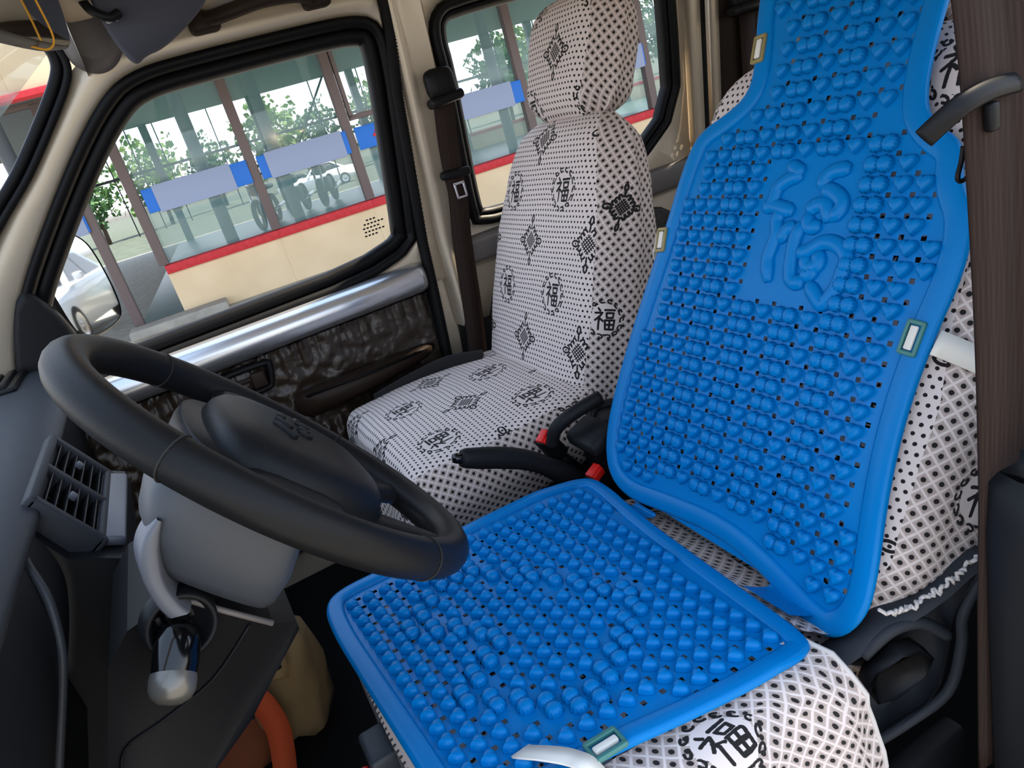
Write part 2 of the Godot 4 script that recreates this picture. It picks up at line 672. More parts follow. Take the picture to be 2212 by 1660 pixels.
func build_van_shell() -> void:
	var f := setting("floor", "dark carpeted van floor")
	var st := begin()
	rbox(st, Vector3(0.75, 0.47, -1.0), Vector3(3.5, 0.06, 1.36), 0.01)
	part("floor_carpet", st, mats.carpet, f)
	st = begin()
	rbox(st, Vector3(1.15, 0.60, -1.02), Vector3(1.7, 0.2, 0.18), 0.04)
	part("floor_tunnel", st, mats.carpet, f)
	st = begin()
	rbox(st, Vector3(0.30, 0.515, -0.30), Vector3(2.0, 0.05, 0.14), 0.02)
	part("door_sill_plate", st, mats.plastic_grain, f)
	# roof, with thickness, curving down to the passenger side and to the driver side
	var c := setting("ceiling", "beige headliner and painted roof rail of the van")
	var prof := v2s([[1.655, -1.594], [1.67, -1.590], [1.70, -1.578], [1.745, -1.55], [1.79, -1.50], [1.825, -1.42], [1.85, -1.30], [1.865, -1.0], [1.85, -0.70], [1.825, -0.58], [1.78, -0.47], [1.72, -0.40], [1.66, -0.37]])
	st = begin()
	var rows := []
	for x in [0.02, 0.08, 0.2, 0.6, 1.2, 1.8, 2.45]:
		var row := []
		for p in prof:
			row.append(Vector3(x, p.x - (0.02 if x < 0.05 else 0.0), p.y))
		for k in range(prof.size() - 1, -1, -1):
			var q: Vector2 = prof[k]
			row.append(Vector3(x, q.x + 0.05, -1.0 + (q.y + 1.0) * 1.07))
		rows.append(row)
	grid(st, rows, true)
	cap(st, rows[0]); cap(st, rows[-1])
	part("roof_panel", st, mats.paint, c)
	st = begin()
	rbox(st, Vector3(0.045, 1.745, -0.98), Vector3(0.07, 0.06, 1.12), 0.02)
	part("windscreen_header", st, mats.headliner, c)
	# windscreen
	var w := setting("window_3", "sloping windscreen glass beyond the dashboard")
	st = begin()
	quad(st, Vector3(0.01, 1.71, -1.56), Vector3(0.01, 1.71, -0.42), Vector3(-0.80, 1.15, -0.36), Vector3(-0.80, 1.15, -1.64))
	part("pane", st, mats.glass, w)
	# back of the van and bulkhead in front
	var r := setting("wall_rear", "dark rear end of the van interior")
	st = begin()
	rbox(st, Vector3(2.47, 0.85, -1.0), Vector3(0.06, 0.75, 1.4), 0.02)
	part("tailgate_trim", st, mats.plastic, r)
	st = begin()
	quad(st, Vector3(2.47, 1.22, -1.6), Vector3(2.47, 1.22, -0.4), Vector3(2.44, 1.80, -0.42), Vector3(2.44, 1.80, -1.56))
	part("tailgate_glass", st, mats.glass, r)
	r = setting("wall_front", "bulkhead and bonnet in front of the dashboard")
	st = begin()
	rbox(st, Vector3(-0.95, 0.80, -1.0), Vector3(0.30, 0.72, 1.42), 0.05)
	part("bulkhead", st, mats.carpet, r)

func build_passenger_side() -> void:
	var wall := setting("wall_right", "silver-beige painted passenger side of the van")
	# front door frame around its window
	var go := resample(rounded(v2s([[-0.222, 1.347], [-0.073, 1.51], [0.03, 1.604], [0.095, 1.632], [0.219, 1.636], [0.404, 1.638], [0.525, 1.636], [0.573, 1.612], [0.570, 1.518], [0.559, 1.433], [0.538, 1.254], [0.518, 1.120], [-0.036, 1.113], [-0.33, 1.112], [-0.318, 1.185], [-0.274, 1.272]]), 2), 120)
	var frame := v2s([[-0.62, 1.06], [-0.217, 1.453], [-0.141, 1.513], [-0.057, 1.595], [0.0, 1.655], [0.06, 1.69], [0.622, 1.69], [0.575, 1.06]])
	var edge := to_edge(go, Vector2(0.2, 1.35), frame)
	var st := begin()
	grid(st, [wrows(edge, -0.02), wrows(edge, 0.012), wrows(inset(go, -0.012), 0.012), wrows(inset(go, -0.004), 0.006), wrows(go, -0.02)], true)
	part("front_door_frame", st, mats.paint, wall)
	# rear door frame
	var gr := resample(rounded(v2s([[0.690, 1.135], [1.322, 1.150], [1.326, 1.60], [1.29, 1.632], [0.74, 1.632], [0.690, 1.610], [0.677, 1.565], [0.683, 1.503], [0.681, 1.357], [0.678, 1.197]]), 2), 120)
	var frame2 := v2s([[0.622, 1.06], [1.36, 1.06], [1.36, 1.69], [0.622, 1.69]])
	var edge2 := to_edge(gr, Vector2(1.0, 1.38), frame2)
	st = begin()
	grid(st, [wrows(edge2, -0.02), wrows(edge2, 0.004), wrows(inset(gr, -0.012), 0.004), wrows(inset(gr, -0.004), 0.0), wrows(gr, -0.02)], true)
	part("rear_door_frame", st, mats.paint, wall)
	# lower body behind the trim, closing the side of the van
	st = begin()
	rbox(st, Vector3(0.70, 0.78, -1.735), Vector3(3.4, 0.66, 0.07), 0.01)
	rbox(st, Vector3(1.93, 1.38, -1.70), Vector3(1.14, 0.66, 0.04), 0.01)
	part("body_skin", st, mats.paint, wall)

	# glazed openings with their rubber
	for k in 2:
		var loop: Array = go if k == 0 else gr
		var win := setting("window_%d" % (k + 1), "black-framed glass of the passenger door" if k == 0 else "black-framed glass of the sliding rear door")
		st = begin()
		grid(st, [wrows(inset(loop, -0.006), 0.002), wrows(inset(loop, -0.003), 0.020), wrows(inset(loop, 0.006), 0.024), wrows(inset(loop, 0.016), 0.018), wrows(inset(loop, 0.0195), 0.006)], true)
		part("outer_rubber", st, mats.rubber, win)
		st = begin()
		var deep := 0.046 if k == 0 else 0.034
		grid(st, [wrows(inset(loop, 0.0195), 0.006), wrows(inset(loop, 0.021), 0.013), wrows(inset(loop, deep - 0.008), 0.011), wrows(inset(loop, deep), 0.004), wrows(inset(loop, deep), -0.02)], true)
		part("inner_rubber", st, mats.rubber, win)
		st = begin()
		fill(st, inset(loop, deep - 0.004), func(p): return wp(p, -0.014))
		part("pane", st, mats.glass, win)
		if k == 0:
			st = begin(true)
			for i in 5:
				var y := 1.245 - i * 0.0085
				var x0 = 0.424 + [0.012, 0.004, 0.0, 0.002, 0.0][i]
				var n: int = [3, 6, 5, 6, 4][i]
				for j in n:
					rbox(st, wp(Vector2(x0 + j * 0.0085, y), -0.012), Vector3(0.0055, 0.0035, 0.0006), 0.0002)
			part("glass_stamp", st, mats.plastic, win)
			# sail cover in the front corner of the window
			st = begin()
			var sail := rounded(v2s([[-0.325, 1.118], [-0.198, 1.118], [-0.190, 1.20], [-0.202, 1.27], [-0.236, 1.342], [-0.282, 1.27], [-0.318, 1.175]]), 2)
			slab(st, sail, func(p): return wp(p, 0.0), Vector3(0, 0, 1), 0.042, 0.010)
			part("sail_cover", st, mats.plastic_grain, win)

	# bright sill below the front window
	var t1 := setting("trim_1", "polished silver sill below the passenger window")
	st = begin()
	var prof := v2s([[1.122, 0.012], [1.121, 0.030], [1.117, 0.045], [1.109, 0.056], [1.097, 0.062], [1.082, 0.063], [1.067, 0.057], [1.056, 0.044], [1.048, 0.010]])
	var rows := []
	for x in [-0.62, -0.3, 0.0, 0.3, 0.50, 0.516, 0.523]:
		var row := []
		var s := 1.0 if x < 0.51 else (0.75 if x < 0.52 else 0.2)
		for p in prof:
			row.append(Vector3(x, 1.085 + (p.x - 1.085) * (1.0 if x < 0.51 else 0.92), -1.68 + p.y * s))
		rows.append(row)
	grid(st, rows)
	part("sill_moulding", st, mats.silver, t1)

	# front door: dark trim under clear film
	var d := setting("door_1", "passenger door trim, dark brown under a crinkled clear film")
	st = begin()
	var panel := rounded(v2s([[-0.62, 0.56], [0.47, 0.56], [0.522, 0.80], [0.524, 1.03], [0.505, 1.050], [-0.62, 1.050]]), 2)
	slab(st, panel, func(p): return Vector3(p.x, p.y, -1.70), Vector3(0, 0, 1), 0.024, 0.006)
	part("trim_panel", st, mats.door_trim, d)
	var nz := FastNoiseLite.new()
	nz.seed = 5
	nz.frequency = 9.0
	nz.fractal_octaves = 3
	st = begin()
	rows = []
	for j in 61:
		var row := []
		for i in 141:
			var y := 0.59 + (1.046 - 0.59) * j / 60.0
			var x := -0.30 + 0.80 * i / 140.0 + 0.018 * (y - 0.8)
			var near_top := clampf((y - 0.975) / 0.07, 0.0, 1.0)
			var mid := clampf(1.0 - absf(y - 0.84) / 0.07, 0.0, 1.0)
			var crease := absf(nz.get_noise_3d(x * 1.2 + y * 0.9, y * 1.5, 0.0))
			var o := 0.012 * (1.0 - crease * 2.2) * (0.35 + 0.65 * clampf((0.42 - x) / 0.25, 0.0, 1.0))
			o += 0.006 * near_top * sin(x * 260.0 + 5.0 * nz.get_noise_2d(x * 3.0, 1.0)) + 0.005 * mid * sin(x * 210.0 + y * 30.0)
			row.append(Vector3(x, y, -1.673 + maxf(o, 0.0) + 0.002))
		rows.append(row)
	grid(st, rows)
	part("protective_film", st, mats.film, d, "crinkled clear plastic film")
	st = begin()
	tube(st, [Vector3(0.50, 0.60, -1.672), Vector3(0.515, 0.80, -1.672), Vector3(0.520, 1.05, -1.672)], 0.006, 8)
	tube(st, [Vector3(-0.5, 1.047, -1.672), Vector3(0.515, 1.047, -1.672)], 0.004, 6)
	part("panel_piping", st, mats.rubber, d)
	# armrest
	st = begin()
	rows = []
	for i in 15:
		var u := i / 14.0
		var x := lerpf(0.135, 0.488, u)
		var hh := lerpf(0.030, 0.012, u * u) * (0.55 if i == 0 or i == 14 else 1.0)
		var dd := (0.030 + 0.045 * sin(PI * clampf(0.16 + u * 0.80, 0.0, 1.0))) * (0.5 if i == 0 or i == 14 else 1.0)
		var y := 0.905 + 0.012 * u
		var row := []
		for q in [[1.0, 0.0], [1.15, 0.5], [1.05, 0.85], [0.7, 1.0], [-0.2, 0.95], [-0.9, 0.62], [-1.1, 0.2], [-1.0, 0.0]]:
			row.append(Vector3(x, y + hh * q[0], -1.672 + dd * q[1]))
		rows.append(row)
	grid(st, rows, true)
	cap(st, rows[0], true); cap(st, rows[-1])
	var arm := part("armrest", st, mats.brown_plastic, d)
	st = begin()
	tube(st, [Vector3(0.16, 0.936, -1.615), Vector3(0.30, 0.936, -1.597), Vector3(0.44, 0.931, -1.612)], 0.003, 6)
	part("armrest_groove", st, mats.rubber, arm)
	# inside handle in its bezel
	st = begin()
	var bez := rounded(v2s([[-0.02, 1.040], [0.118, 1.040], [0.128, 1.028], [0.114, 0.975], [0.10, 0.968], [-0.02, 0.968]]), 2)
	var bl := resample(bez, 48)
	var brow := []
	for e in [[-0.002, -1.680], [0.0, -1.656], [0.004, -1.650], [0.011, -1.650], [0.014, -1.654], [0.017, -1.668]]:
		var row := []
		for p in inset(bl, e[0]):
			row.append(Vector3(p.x, p.y, e[1]))
		brow.append(row)
	grid(st, brow, true)
	fill(st, inset(bl, 0.017), func(p): return Vector3(p.x, p.y, -1.668))
	var bz := part("handle_bezel", st, mats.plastic, d)
	st = begin()
	rbox(st, Vector3(0.085, 1.004, -1.643), Vector3(0.032, 0.036, 0.014), 0.005)
	rbox(st, Vector3(0.045, 1.010, -1.646), Vector3(0.06, 0.012, 0.010), 0.004)
	part("door_handle", st, mats.brown_plastic, bz)

	# door seals and the silver post between the doors
	var t2 := setting("trim_2", "silver middle post between the passenger door and the rear door")
	var line := spline(v3s([[0.585, 1.66, 0], [0.583, 1.60, 0], [0.566, 1.48, 0], [0.556, 1.36, 0], [0.541, 1.18, 0], [0.530, 1.06, 0], [0.520, 0.96, 0], [0.505, 0.82, 0], [0.49, 0.66, 0]]), 6)
	var path := []
	for p in line:
		path.append(Vector3(p.x, p.y, zw(p.y) + 0.022))
	st = begin()
	tube(st, path, 0.0125, 10)
	part("door_seal", st, mats.seal, t2)
	st = begin()
	for i in range(0, 150):
		var u := i / 150.0 * (path.size() - 1)
		var k := int(u)
		var p: Vector3 = path[k].lerp(path[min(k + 1, path.size() - 1)], u - k)
		rbox(st, p + Vector3(0.009, 0, 0.009), Vector3(0.004, 0.003, 0.004), 0.001)
	var beads := part("seal_ribs", st, mats.plastic, t2)
	beads.set_meta("kind", "stuff")
	st = begin()
	rows = []
	for y in [1.66, 1.56, 1.46, 1.36, 1.26, 1.16, 1.06, 0.938]:
		var z := zw(y)
		var x0 = 0.572 + 0.022 * (y - 1.0)
		var x1 := 0.668 - (0.035 * clampf((1.16 - y) / 0.2, 0.0, 1.0)) - (0.022 * clampf((1.4 - y) / 0.4, 0.0, 1.0))
		rows.append([Vector3(x0, y, z - 0.01), Vector3(x0 + 0.002, y, z + 0.030), Vector3(x0 + 0.008, y, z + 0.036), Vector3(x0 + 0.026, y, z + 0.036), Vector3(x0 + 0.034, y, z + 0.026), Vector3(x1 - 0.006, y, z + 0.024), Vector3(x1, y, z + 0.018), Vector3(x1 + 0.006, y, z - 0.01)])
	grid(st, rows)
	part("post_panel", st, mats.paint, t2)
	st = begin()
	rows = []
	for y in [0.944, 0.938, 0.85, 0.75, 0.60, 0.50]:
		var x0 := 0.528 + 0.045 * clampf((y - 0.6) / 0.34, 0.0, 1.0)
		rows.append([Vector3(x0, y, -1.69), Vector3(x0 + 0.002, y, -1.640), Vector3(x0 + 0.01, y, -1.632), Vector3(x0 + 0.05, y, -1.630), Vector3(x0 + 0.10, y, -1.634), Vector3(0.72, y, -1.66), Vector3(0.73, y, -1.69)])
	grid(st, rows)
	part("post_lower_cover", st, mats.plastic_grain, t2)
	st = begin(true)
	tri(st, Vector3(0.552, 0.828, -1.6275), Vector3(0.563, 0.772, -1.6275), Vector3(0.528, 0.806, -1.6275))
	tri(st, Vector3(0.552, 0.828, -1.6285), Vector3(0.563, 0.772, -1.6285), Vector3(0.528, 0.806, -1.6285))
	part("white_sticker", st, mats.white_tag, t2)
	# rear edge of the roof frame: seam line of the paint panels
	st = begin()
	tube(st, [wp(Vector2(0.578, 1.560), 0.014), wp(Vector2(0.672, 1.566), 0.014)], 0.0012, 5)
	part("panel_seam", st, mats.seal, t2)

	# rear door lower trim
	var d2 := setting("door_2", "lower trim of the sliding rear door")
	st = begin()
	slab(st, rounded(v2s([[0.64, 0.56], [1.36, 0.56], [1.36, 1.06], [0.64, 1.06]]), 2), func(p): return Vector3(p.x, p.y, -1.70), Vector3(0, 0, 1), 0.03, 0.008)
	part("trim_panel", st, mats.door_trim, d2)
	st = begin()
	rbox(st, Vector3(1.0, 1.10, -1.672), Vector3(0.72, 0.065, 0.03), 0.012)
	part("sill_panel", st, mats.pillar_grey, d2)

	# A-pillar: windscreen seal and plastic cover at its top
	var t3 := setting("trim_3", "front windscreen pillar with black seal")
	st = begin()
	var ap := []
	for p in spline(v2s([[-0.66, 1.02], [-0.30, 1.375], [-0.217, 1.453], [-0.141, 1.516], [-0.057, 1.600], [-0.018, 1.645], [-0.008, 1.672], [-0.012, 1.70]]), 5):
		ap.append(wp(p, 0.008))
	for i in ap.size():
		ap[i] += Vector3(-0.009, 0.007, 0.0)
	tube(st, ap, 0.011, 10)
	part("windscreen_seal", st, mats.rubber, t3)
	st = begin()
	var ap2 := []
	for p in ap:
		ap2.append(p + Vector3(0.013, -0.010, 0.010))
	tube(st, ap2, 0.0065, 10)
	part("seal_lip", st, mats.seal, t3)
	st = begin()
	var bulge := rounded(v2s([[-0.002, 1.675], [0.015, 1.648], [0.045, 1.636], [0.080, 1.650], [0.105, 1.69], [0.10, 1.75], [0.0, 1.75]]), 3)
	slab(st, bulge, func(p): return Vector3(p.x, p.y, zw(p.y) + 0.004), Vector3(0, 0, 1), 0.035, 0.02)
	part("pillar_cover", st, mats.pillar_grey, t3)

func build_rear_and_driver_side() -> void:
	# pillar and trim behind the sliding door
	var t4 := setting("trim_4", "silver and black rear door post")
	for k in 3:
		var st := begin()
		var x: float = [1.374, 1.398, 1.437][k]
		var pts := []
		for y in [0.56, 1.0, 1.16, 1.3, 1.45, 1.6, 1.70]:
			pts.append(Vector3(x + 0.0 * y, y, zw(y) + 0.02))
		if k == 1:
			tube(st, pts, 0.014, 8)
			part("rear_seal", st, mats.seal, t4)
		else:
			ribbon(st, pts, Vector3(1, 0, 0), 0.026 if k == 0 else 0.020, 0.03)
			part("rear_post_strip", st, mats.paint, t4)
	var w := setting("wall_right_rear", "dark trim panel behind the rear door")
	var st := begin()
	var rows := []
	for y in [0.52, 1.1, 1.16, 1.4, 1.66]:
		rows.append([Vector3(1.452, y, zw(y) + 0.01), Vector3(1.50, y, zw(y) + 0.05), Vector3(1.66, y, zw(y) + 0.055), Vector3(1.70, y, zw(y) + 0.03), Vector3(1.76, y, zw(y) + 0.06), Vector3(2.44, y, zw(y) + 0.06)])
	grid(st, rows)
	part("rear_trim_panel", st, mats.brown_plastic, w)
	# driver side: post, wall behind it, sill
	var l := setting("wall_left", "driver-side post and body behind the open door")
	st = begin()
	rows = []
	for y in [0.50, 1.12, 1.16, 1.4, 1.70]:
		var z = -0.31 - (0.0 if y < 1.16 else 0.17 * (y - 1.16))
		rows.append([Vector3(0.70, y, z - 0.03), Vector3(0.66, y, z - 0.03), Vector3(0.625, y, z - 0.01), Vector3(0.615, y, z + 0.03), Vector3(0.70, y, z + 0.05), Vector3(0.78, y, z + 0.05), Vector3(0.78, y, z - 0.01)])
	grid(st, rows, true)
	part("driver_post", st, mats.dash_hard, l)
	st = begin()
	rbox(st, Vector3(1.62, 0.84, -0.29), Vector3(1.70, 0.62, 0.05), 0.01)
	rbox(st, Vector3(2.05, 1.42, -0.33), Vector3(0.80, 0.60, 0.04), 0.01)
	rbox(st, Vector3(1.5, 1.68, -0.37), Vector3(1.9, 0.10, 0.04), 0.01)
	part("body_side", st, mats.paint, l)
	st = begin()
	rbox(st, Vector3(0.3, 1.735, -0.38), Vector3(0.66, 0.09, 0.06), 0.02)
	part("door_header", st, mats.paint, l)
	# lower post cover at the edge of the opening
	st = begin()
	rows = []
	for q in [[1.035, 0.0], [1.030, 0.012], [0.98, 0.018], [0.80, 0.020], [0.50, 0.022]]:
		var y: float = q[0]
		var e: float = q[1]
		rows.append([Vector3(0.60, y, -0.36), Vector3(0.532 - e, y, -0.345), Vector3(0.520 - e, y, -0.335), Vector3(0.514 - e, y, -0.315), Vector3(0.518 - e, y, -0.27), Vector3(0.62, y, -0.25)])
	grid(st, rows)
	cap(st, rows[0])
	part("post_lower_cover", st, mats.dash_hard, l)
	# driver-side windscreen pillar
	st = begin()
	tube(st, [Vector3(0.02, 1.70, -0.40), Vector3(-0.40, 1.43, -0.37), Vector3(-0.80, 1.12, -0.34)], 0.035, 10)
	part("windscreen_post", st, mats.paint, l)

# ------------------------------------------------------------------ dashboard and centre stack
func build_dashboard() -> void:
	var d := thing("dashboard", "dark moulded dashboard with twin air vents, ahead of the steering wheel", "dashboard", Vector3(-0.4, 0.7, -1.0))
	var st := begin()
	var top := spline(v2s([[-0.86, 1.13], [-0.60, 1.178], [-0.40, 1.188], [-0.28, 1.184], [-0.232, 1.174], [-0.210, 1.156], [-0.222, 1.138]]), 4)
	var rows := []
	for z in [-1.64, -1.5, -1.3, -1.16, -1.0, -0.84, -0.70, -0.55, -0.36]:
		var row := []
		for p in top:
			var bow := 0.03 * pow((z + 1.0) / 0.64, 2.0)
			row.append(Vector3(p.x - (bow if z < -1.0 else 0.0) * 0.6, p.y, z))
		rows.append(row)
	grid(st, rows)
	part("top_pad", st, mats.dash_soft, d)
	st = begin()
	side_extrude(st, v2s([[-0.86, 1.12], [-0.40, 1.175], [-0.235, 1.150], [-0.245, 1.10], [-0.262, 1.02], [-0.262, 0.93], [-0.30, 0.84], [-0.42, 0.76], [-0.86, 0.74]]), -1.64, -0.84)
	part("passenger_panel", st, mats.dash_hard, d)
	st = begin()
	rows = []
	var prof := spline(v2s([[-0.86, 1.12], [-0.42, 1.178], [-0.260, 1.165], [-0.222, 1.150], [-0.212, 1.10], [-0.226, 1.05], [-0.26, 0.98], [-0.31, 0.88], [-0.38, 0.76], [-0.50, 0.68]]), 4)
	for z in [-0.84, -0.70, -0.56, -0.36]:
		var row := []
		for p in prof:
			row.append(Vector3(p.x, p.y, z))
		rows.append(row)
	grid(st, rows)
	part("knee_panel", st, mats.dash_hard, d)
	# raised rim of the lower panel
	st = begin()
	tube(st, spline(v3s([[-0.226, 1.158, -0.82], [-0.218, 1.142, -0.775], [-0.209, 1.115, -0.742], [-0.213, 1.08, -0.725], [-0.223, 1.05, -0.716], [-0.257, 0.98, -0.706], [-0.307, 0.88, -0.70]]), 6), 0.0045, 8)
	part("panel_rim", st, mats.shroud, d)
	# defroster outlet at the foot of the far pillar
	st = begin()
	for i in 3:
		rbox(st, Vector3(-0.36 + i * 0.022, 1.194, -1.56), Vector3(0.014, 0.012, 0.14), 0.004)
	rbox(st, Vector3(-0.34, 1.188, -1.56), Vector3(0.09, 0.01, 0.17), 0.004)
	part("defroster_outlet", st, mats.plastic, d)

func build_centre_stack() -> void:
	var c: Node3D = get_node("dashboard")
	var st := begin(true)
	side_extrude(st, v2s([[-0.34, 1.165], [-0.232, 1.160], [-0.205, 1.100], [-0.180, 1.088], [-0.160, 1.076], [-0.160, 1.058], [-0.182, 0.985], [-0.205, 0.93], [-0.25, 0.80], [-0.30, 0.62], [-0.40, 0.55]]), -1.15, -0.85)
	part("stack_body", st, mats.dash_hard, c)
	# vent unit: two outlets side by side
	var n := Vector3(0.885, 0.464, 0).normalized()
	var up := Vector3(-0.464, 0.885, 0).normalized()
	var b := Basis(Vector3(0, 0, 1), up, -n)   # local x runs across the van
	var mid := Vector3(-0.195, 1.1305, -0.992)
	st = begin()                     # hollow housing: four walls, a bridge and a back
	for e in [0.041, -0.041]:
		rbox(st, mid + up * e - n * 0.026, Vector3(0.246, 0.012, 0.066), 0.004, b)
	for e in [-0.115, 0.0, 0.115]:
		rbox(st, mid + Vector3(0, 0, e) - n * 0.026, Vector3(0.016, 0.090, 0.066), 0.004, b)
	rbox(st, mid - n * 0.058, Vector3(0.24, 0.088, 0.006), 0.002, b)
	var house := part("vent_housing", st, mats.dash_soft, c)
	for k in 2:
		var zc := mid + Vector3(0, 0, -0.0575 + 0.115 * k)
		for i in 6:
			st = begin()
			rbox(st, zc + up * (-0.0285 + i * 0.0115) - n * 0.002, Vector3(0.099, 0.0022, 0.014), 0.001, b)
			part("vent_slat", st, mats.plastic, house)
		for i in 4:
			st = begin()
			rbox(st, zc + Vector3(0, 0, -0.033 + i * 0.022) - n * 0.016, Vector3(0.0022, 0.070, 0.012), 0.001, b)
			part("vent_vane", st, mats.plastic, house)
		st = begin()
		rbox(st, zc + n * 0.008 + up * 0.003, Vector3(0.010, 0.009, 0.008), 0.002, b)
		part("vent_knob", st, mats.grey_trim, house)
	# pale ledge beneath
	st = begin()
	var lb := Basis(Vector3(0, 0, 1), Vector3(-0.885, 0.464, 0).normalized(), Vector3(-0.464, -0.885, 0).normalized())
	rbox(st, Vector3(-0.168, 1.089, -0.99), Vector3(0.225, 0.032, 0.012), 0.004, lb)
	part("ledge", st, mats.grey_trim, c, "pale grey ledge below the vents")
	st = begin()
	for k in 3:
		rbox(st, Vector3(-0.164, 1.030 - k * 0.022, -0.90), Vector3(0.02, 0.012, 0.05), 0.004)
	part("switch", st, mats.knob_black, c)

	# driver's lower cover below the column, with its curved trim
	var p := c
	st = begin()
	var prof := v2s([[-0.165, 1.085], [-0.140, 1.108], [-0.111, 1.114], [-0.098, 1.110], [-0.087, 1.105], [-0.071, 1.086], [-0.039, 1.051], [-0.021, 1.043], [-0.021, 1.034], [-0.051, 1.008], [-0.091, 0.972], [-0.136, 0.943], [-0.205, 0.89], [-0.225, 0.95]])
	side_extrude(st, prof, -0.80, -0.622)
	part("cover_body", st, mats.plastic_grain, p)
	st = begin()
	tube(st, [Vector3(-0.111, 1.115, -0.622), Vector3(-0.098, 1.111, -0.622), Vector3(-0.087, 1.106, -0.622), Vector3(-0.071, 1.087, -0.622), Vector3(-0.039, 1.052, -0.622)], 0.0028, 8)
	part("cover_edge", st, mats.pillar_grey, p)
	st = begin()
	tube(st, spline(v3s([[-0.056, 1.062, -0.621], [-0.102, 1.030, -0.621], [-0.151, 1.017, -0.621], [-0.184, 1.010, -0.621], [-0.200, 0.98, -0.621]]), 4), 0.0014, 6)
	part("cover_joint", st, mats.plastic, p)
	st = begin()
	lathe(st, v2s([[0.0, 0.001], [0.021, 0.001], [0.0235, 0.014], [0.026, 0.016], [0.0285, 0.014], [0.031, -0.004]]), Vector3(-0.103, 1.096, -0.620), Vector3(0.15, 0.1, 1.0), 28)
	part("lever_collar", st, mats.plastic, p)
	for i in 4:
		st = begin()
		rbox(st, Vector3(-0.115 + i * 0.008, 1.108 - i * 0.0015, -0.614), Vector3(0.005, 0.009, 0.006), 0.0015)
		part("recess_rib", st, mats.plastic, p)
	st = begin()
	var rows := []
	var outer := spline(v2s([[-0.080, 1.194], [-0.094, 1.184], [-0.104, 1.170], [-0.109, 1.151], [-0.109, 1.127], [-0.106, 1.112]]), 5)
	var inner := spline(v2s([[-0.077, 1.191], [-0.084, 1.179], [-0.091, 1.163], [-0.096, 1.141], [-0.094, 1.120], [-0.090, 1.108]]), 5)
	for q in [[-0.25, -0.030], [0.0, 0.0], [0.15, 0.003], [0.85, 0.003], [1.0, 0.0], [1.25, -0.030]]:
		var row := []
		for i in outer.size():
			var e: Vector2 = outer[i].lerp(inner[i], q[0])
			row.append(Vector3(e.x, e.y, -0.604 + q[1]))
		rows.append(row)
	grid(st, rows)
	part("curved_trim", st, mats.grey_trim, p, "pale grey curved trim")
	st = begin()
	slab(st, rounded(v2s([[-0.114, 1.155], [-0.100, 1.160], [-0.094, 1.140], [-0.092, 1.10], [-0.112, 1.10]]), 1), func(e): return Vector3(e.x, e.y, -0.70), Vector3(0, 0, 1), 0.070, 0.003)
	part("column_surround", st, mats.plastic, p)
	# lever with a glossy knob
	var g := thing("lever_knob", "glossy black lever knob with a silver cap below the wheel", "lever", Vector3(-0.105, 1.1, -0.61))
	var ax := Vector3(-0.42, -0.62, 0.66).normalized()
	var base := Vector3(-0.098, 1.104, -0.618)
	st = begin()
	tube(st, [base, base + ax * 0.02], 0.006, 12)
	part("stem", st, mats.plastic, g)
	st = begin()
	lathe(st, v2s([[0.009, 0.008], [0.0135, 0.010], [0.0165, 0.016], [0.0180, 0.026], [0.0180, 0.042], [0.0172, 0.050]]), base, ax, 28)
	part("grip", st, mats.knob_black, g)
	st = begin()
	lathe(st, v2s([[0.0176, 0.049], [0.0182, 0.054], [0.0178, 0.061], [0.0150, 0.067], [0.009, 0.071], [0.0, 0.072]]), base, ax, 28)
	part("cap", st, mats.knob_cap, g, "silver cap")

# ------------------------------------------------------------------ seats
const CLOTH := 0.40   # metres that one tile of the printed cloth covers

func section(w: float, d: float, r: float, crown: float) -> Array:
	# front face from one edge to the other, round the near corner, the back and home; [point, arc length] with the front's middle at zero
	r = min(r, d * 0.49)
	var pts := []
	var n := 10
	for i in n + 1:
		var s := lerpf(-(w - r), w - r, float(i) / n)
		pts.append(Vector2(s, -crown * (1.0 - pow(s / w, 2.0))))
	for k in range(1, 6):
		var a := -PI / 2 + PI / 2 * k / 6.0
		pts.append(Vector2(w - r + cos(a) * r, r + sin(a) * r))
	for i in 7:
		var u := lerpf(r, d - r, i / 6.0)
		pts.append(Vector2(w + 0.010 * sin(PI * (i / 6.0)), u))
	for k in range(1, 6):
		var a := PI / 2 * k / 6.0
		pts.append(Vector2(w - r + cos(a) * r, d - r + sin(a) * r))
	for i in 7:
		pts.append(Vector2(lerpf(w - r, -(w - r), i / 6.0), d))
	for k in range(1, 6):
		var a := PI / 2 + PI / 2 * k / 6.0
		pts.append(Vector2(-(w - r) + cos(a) * r, d - r + sin(a) * r))
	for i in 7:
		var u := lerpf(d - r, r, i / 6.0)
		pts.append(Vector2(-w - 0.010 * sin(PI * (i / 6.0)), u))
	for k in range(1, 6):
		var a := PI + PI / 2 * k / 6.0
		pts.append(Vector2(-(w - r) + cos(a) * r, r + sin(a) * r))
	return pts

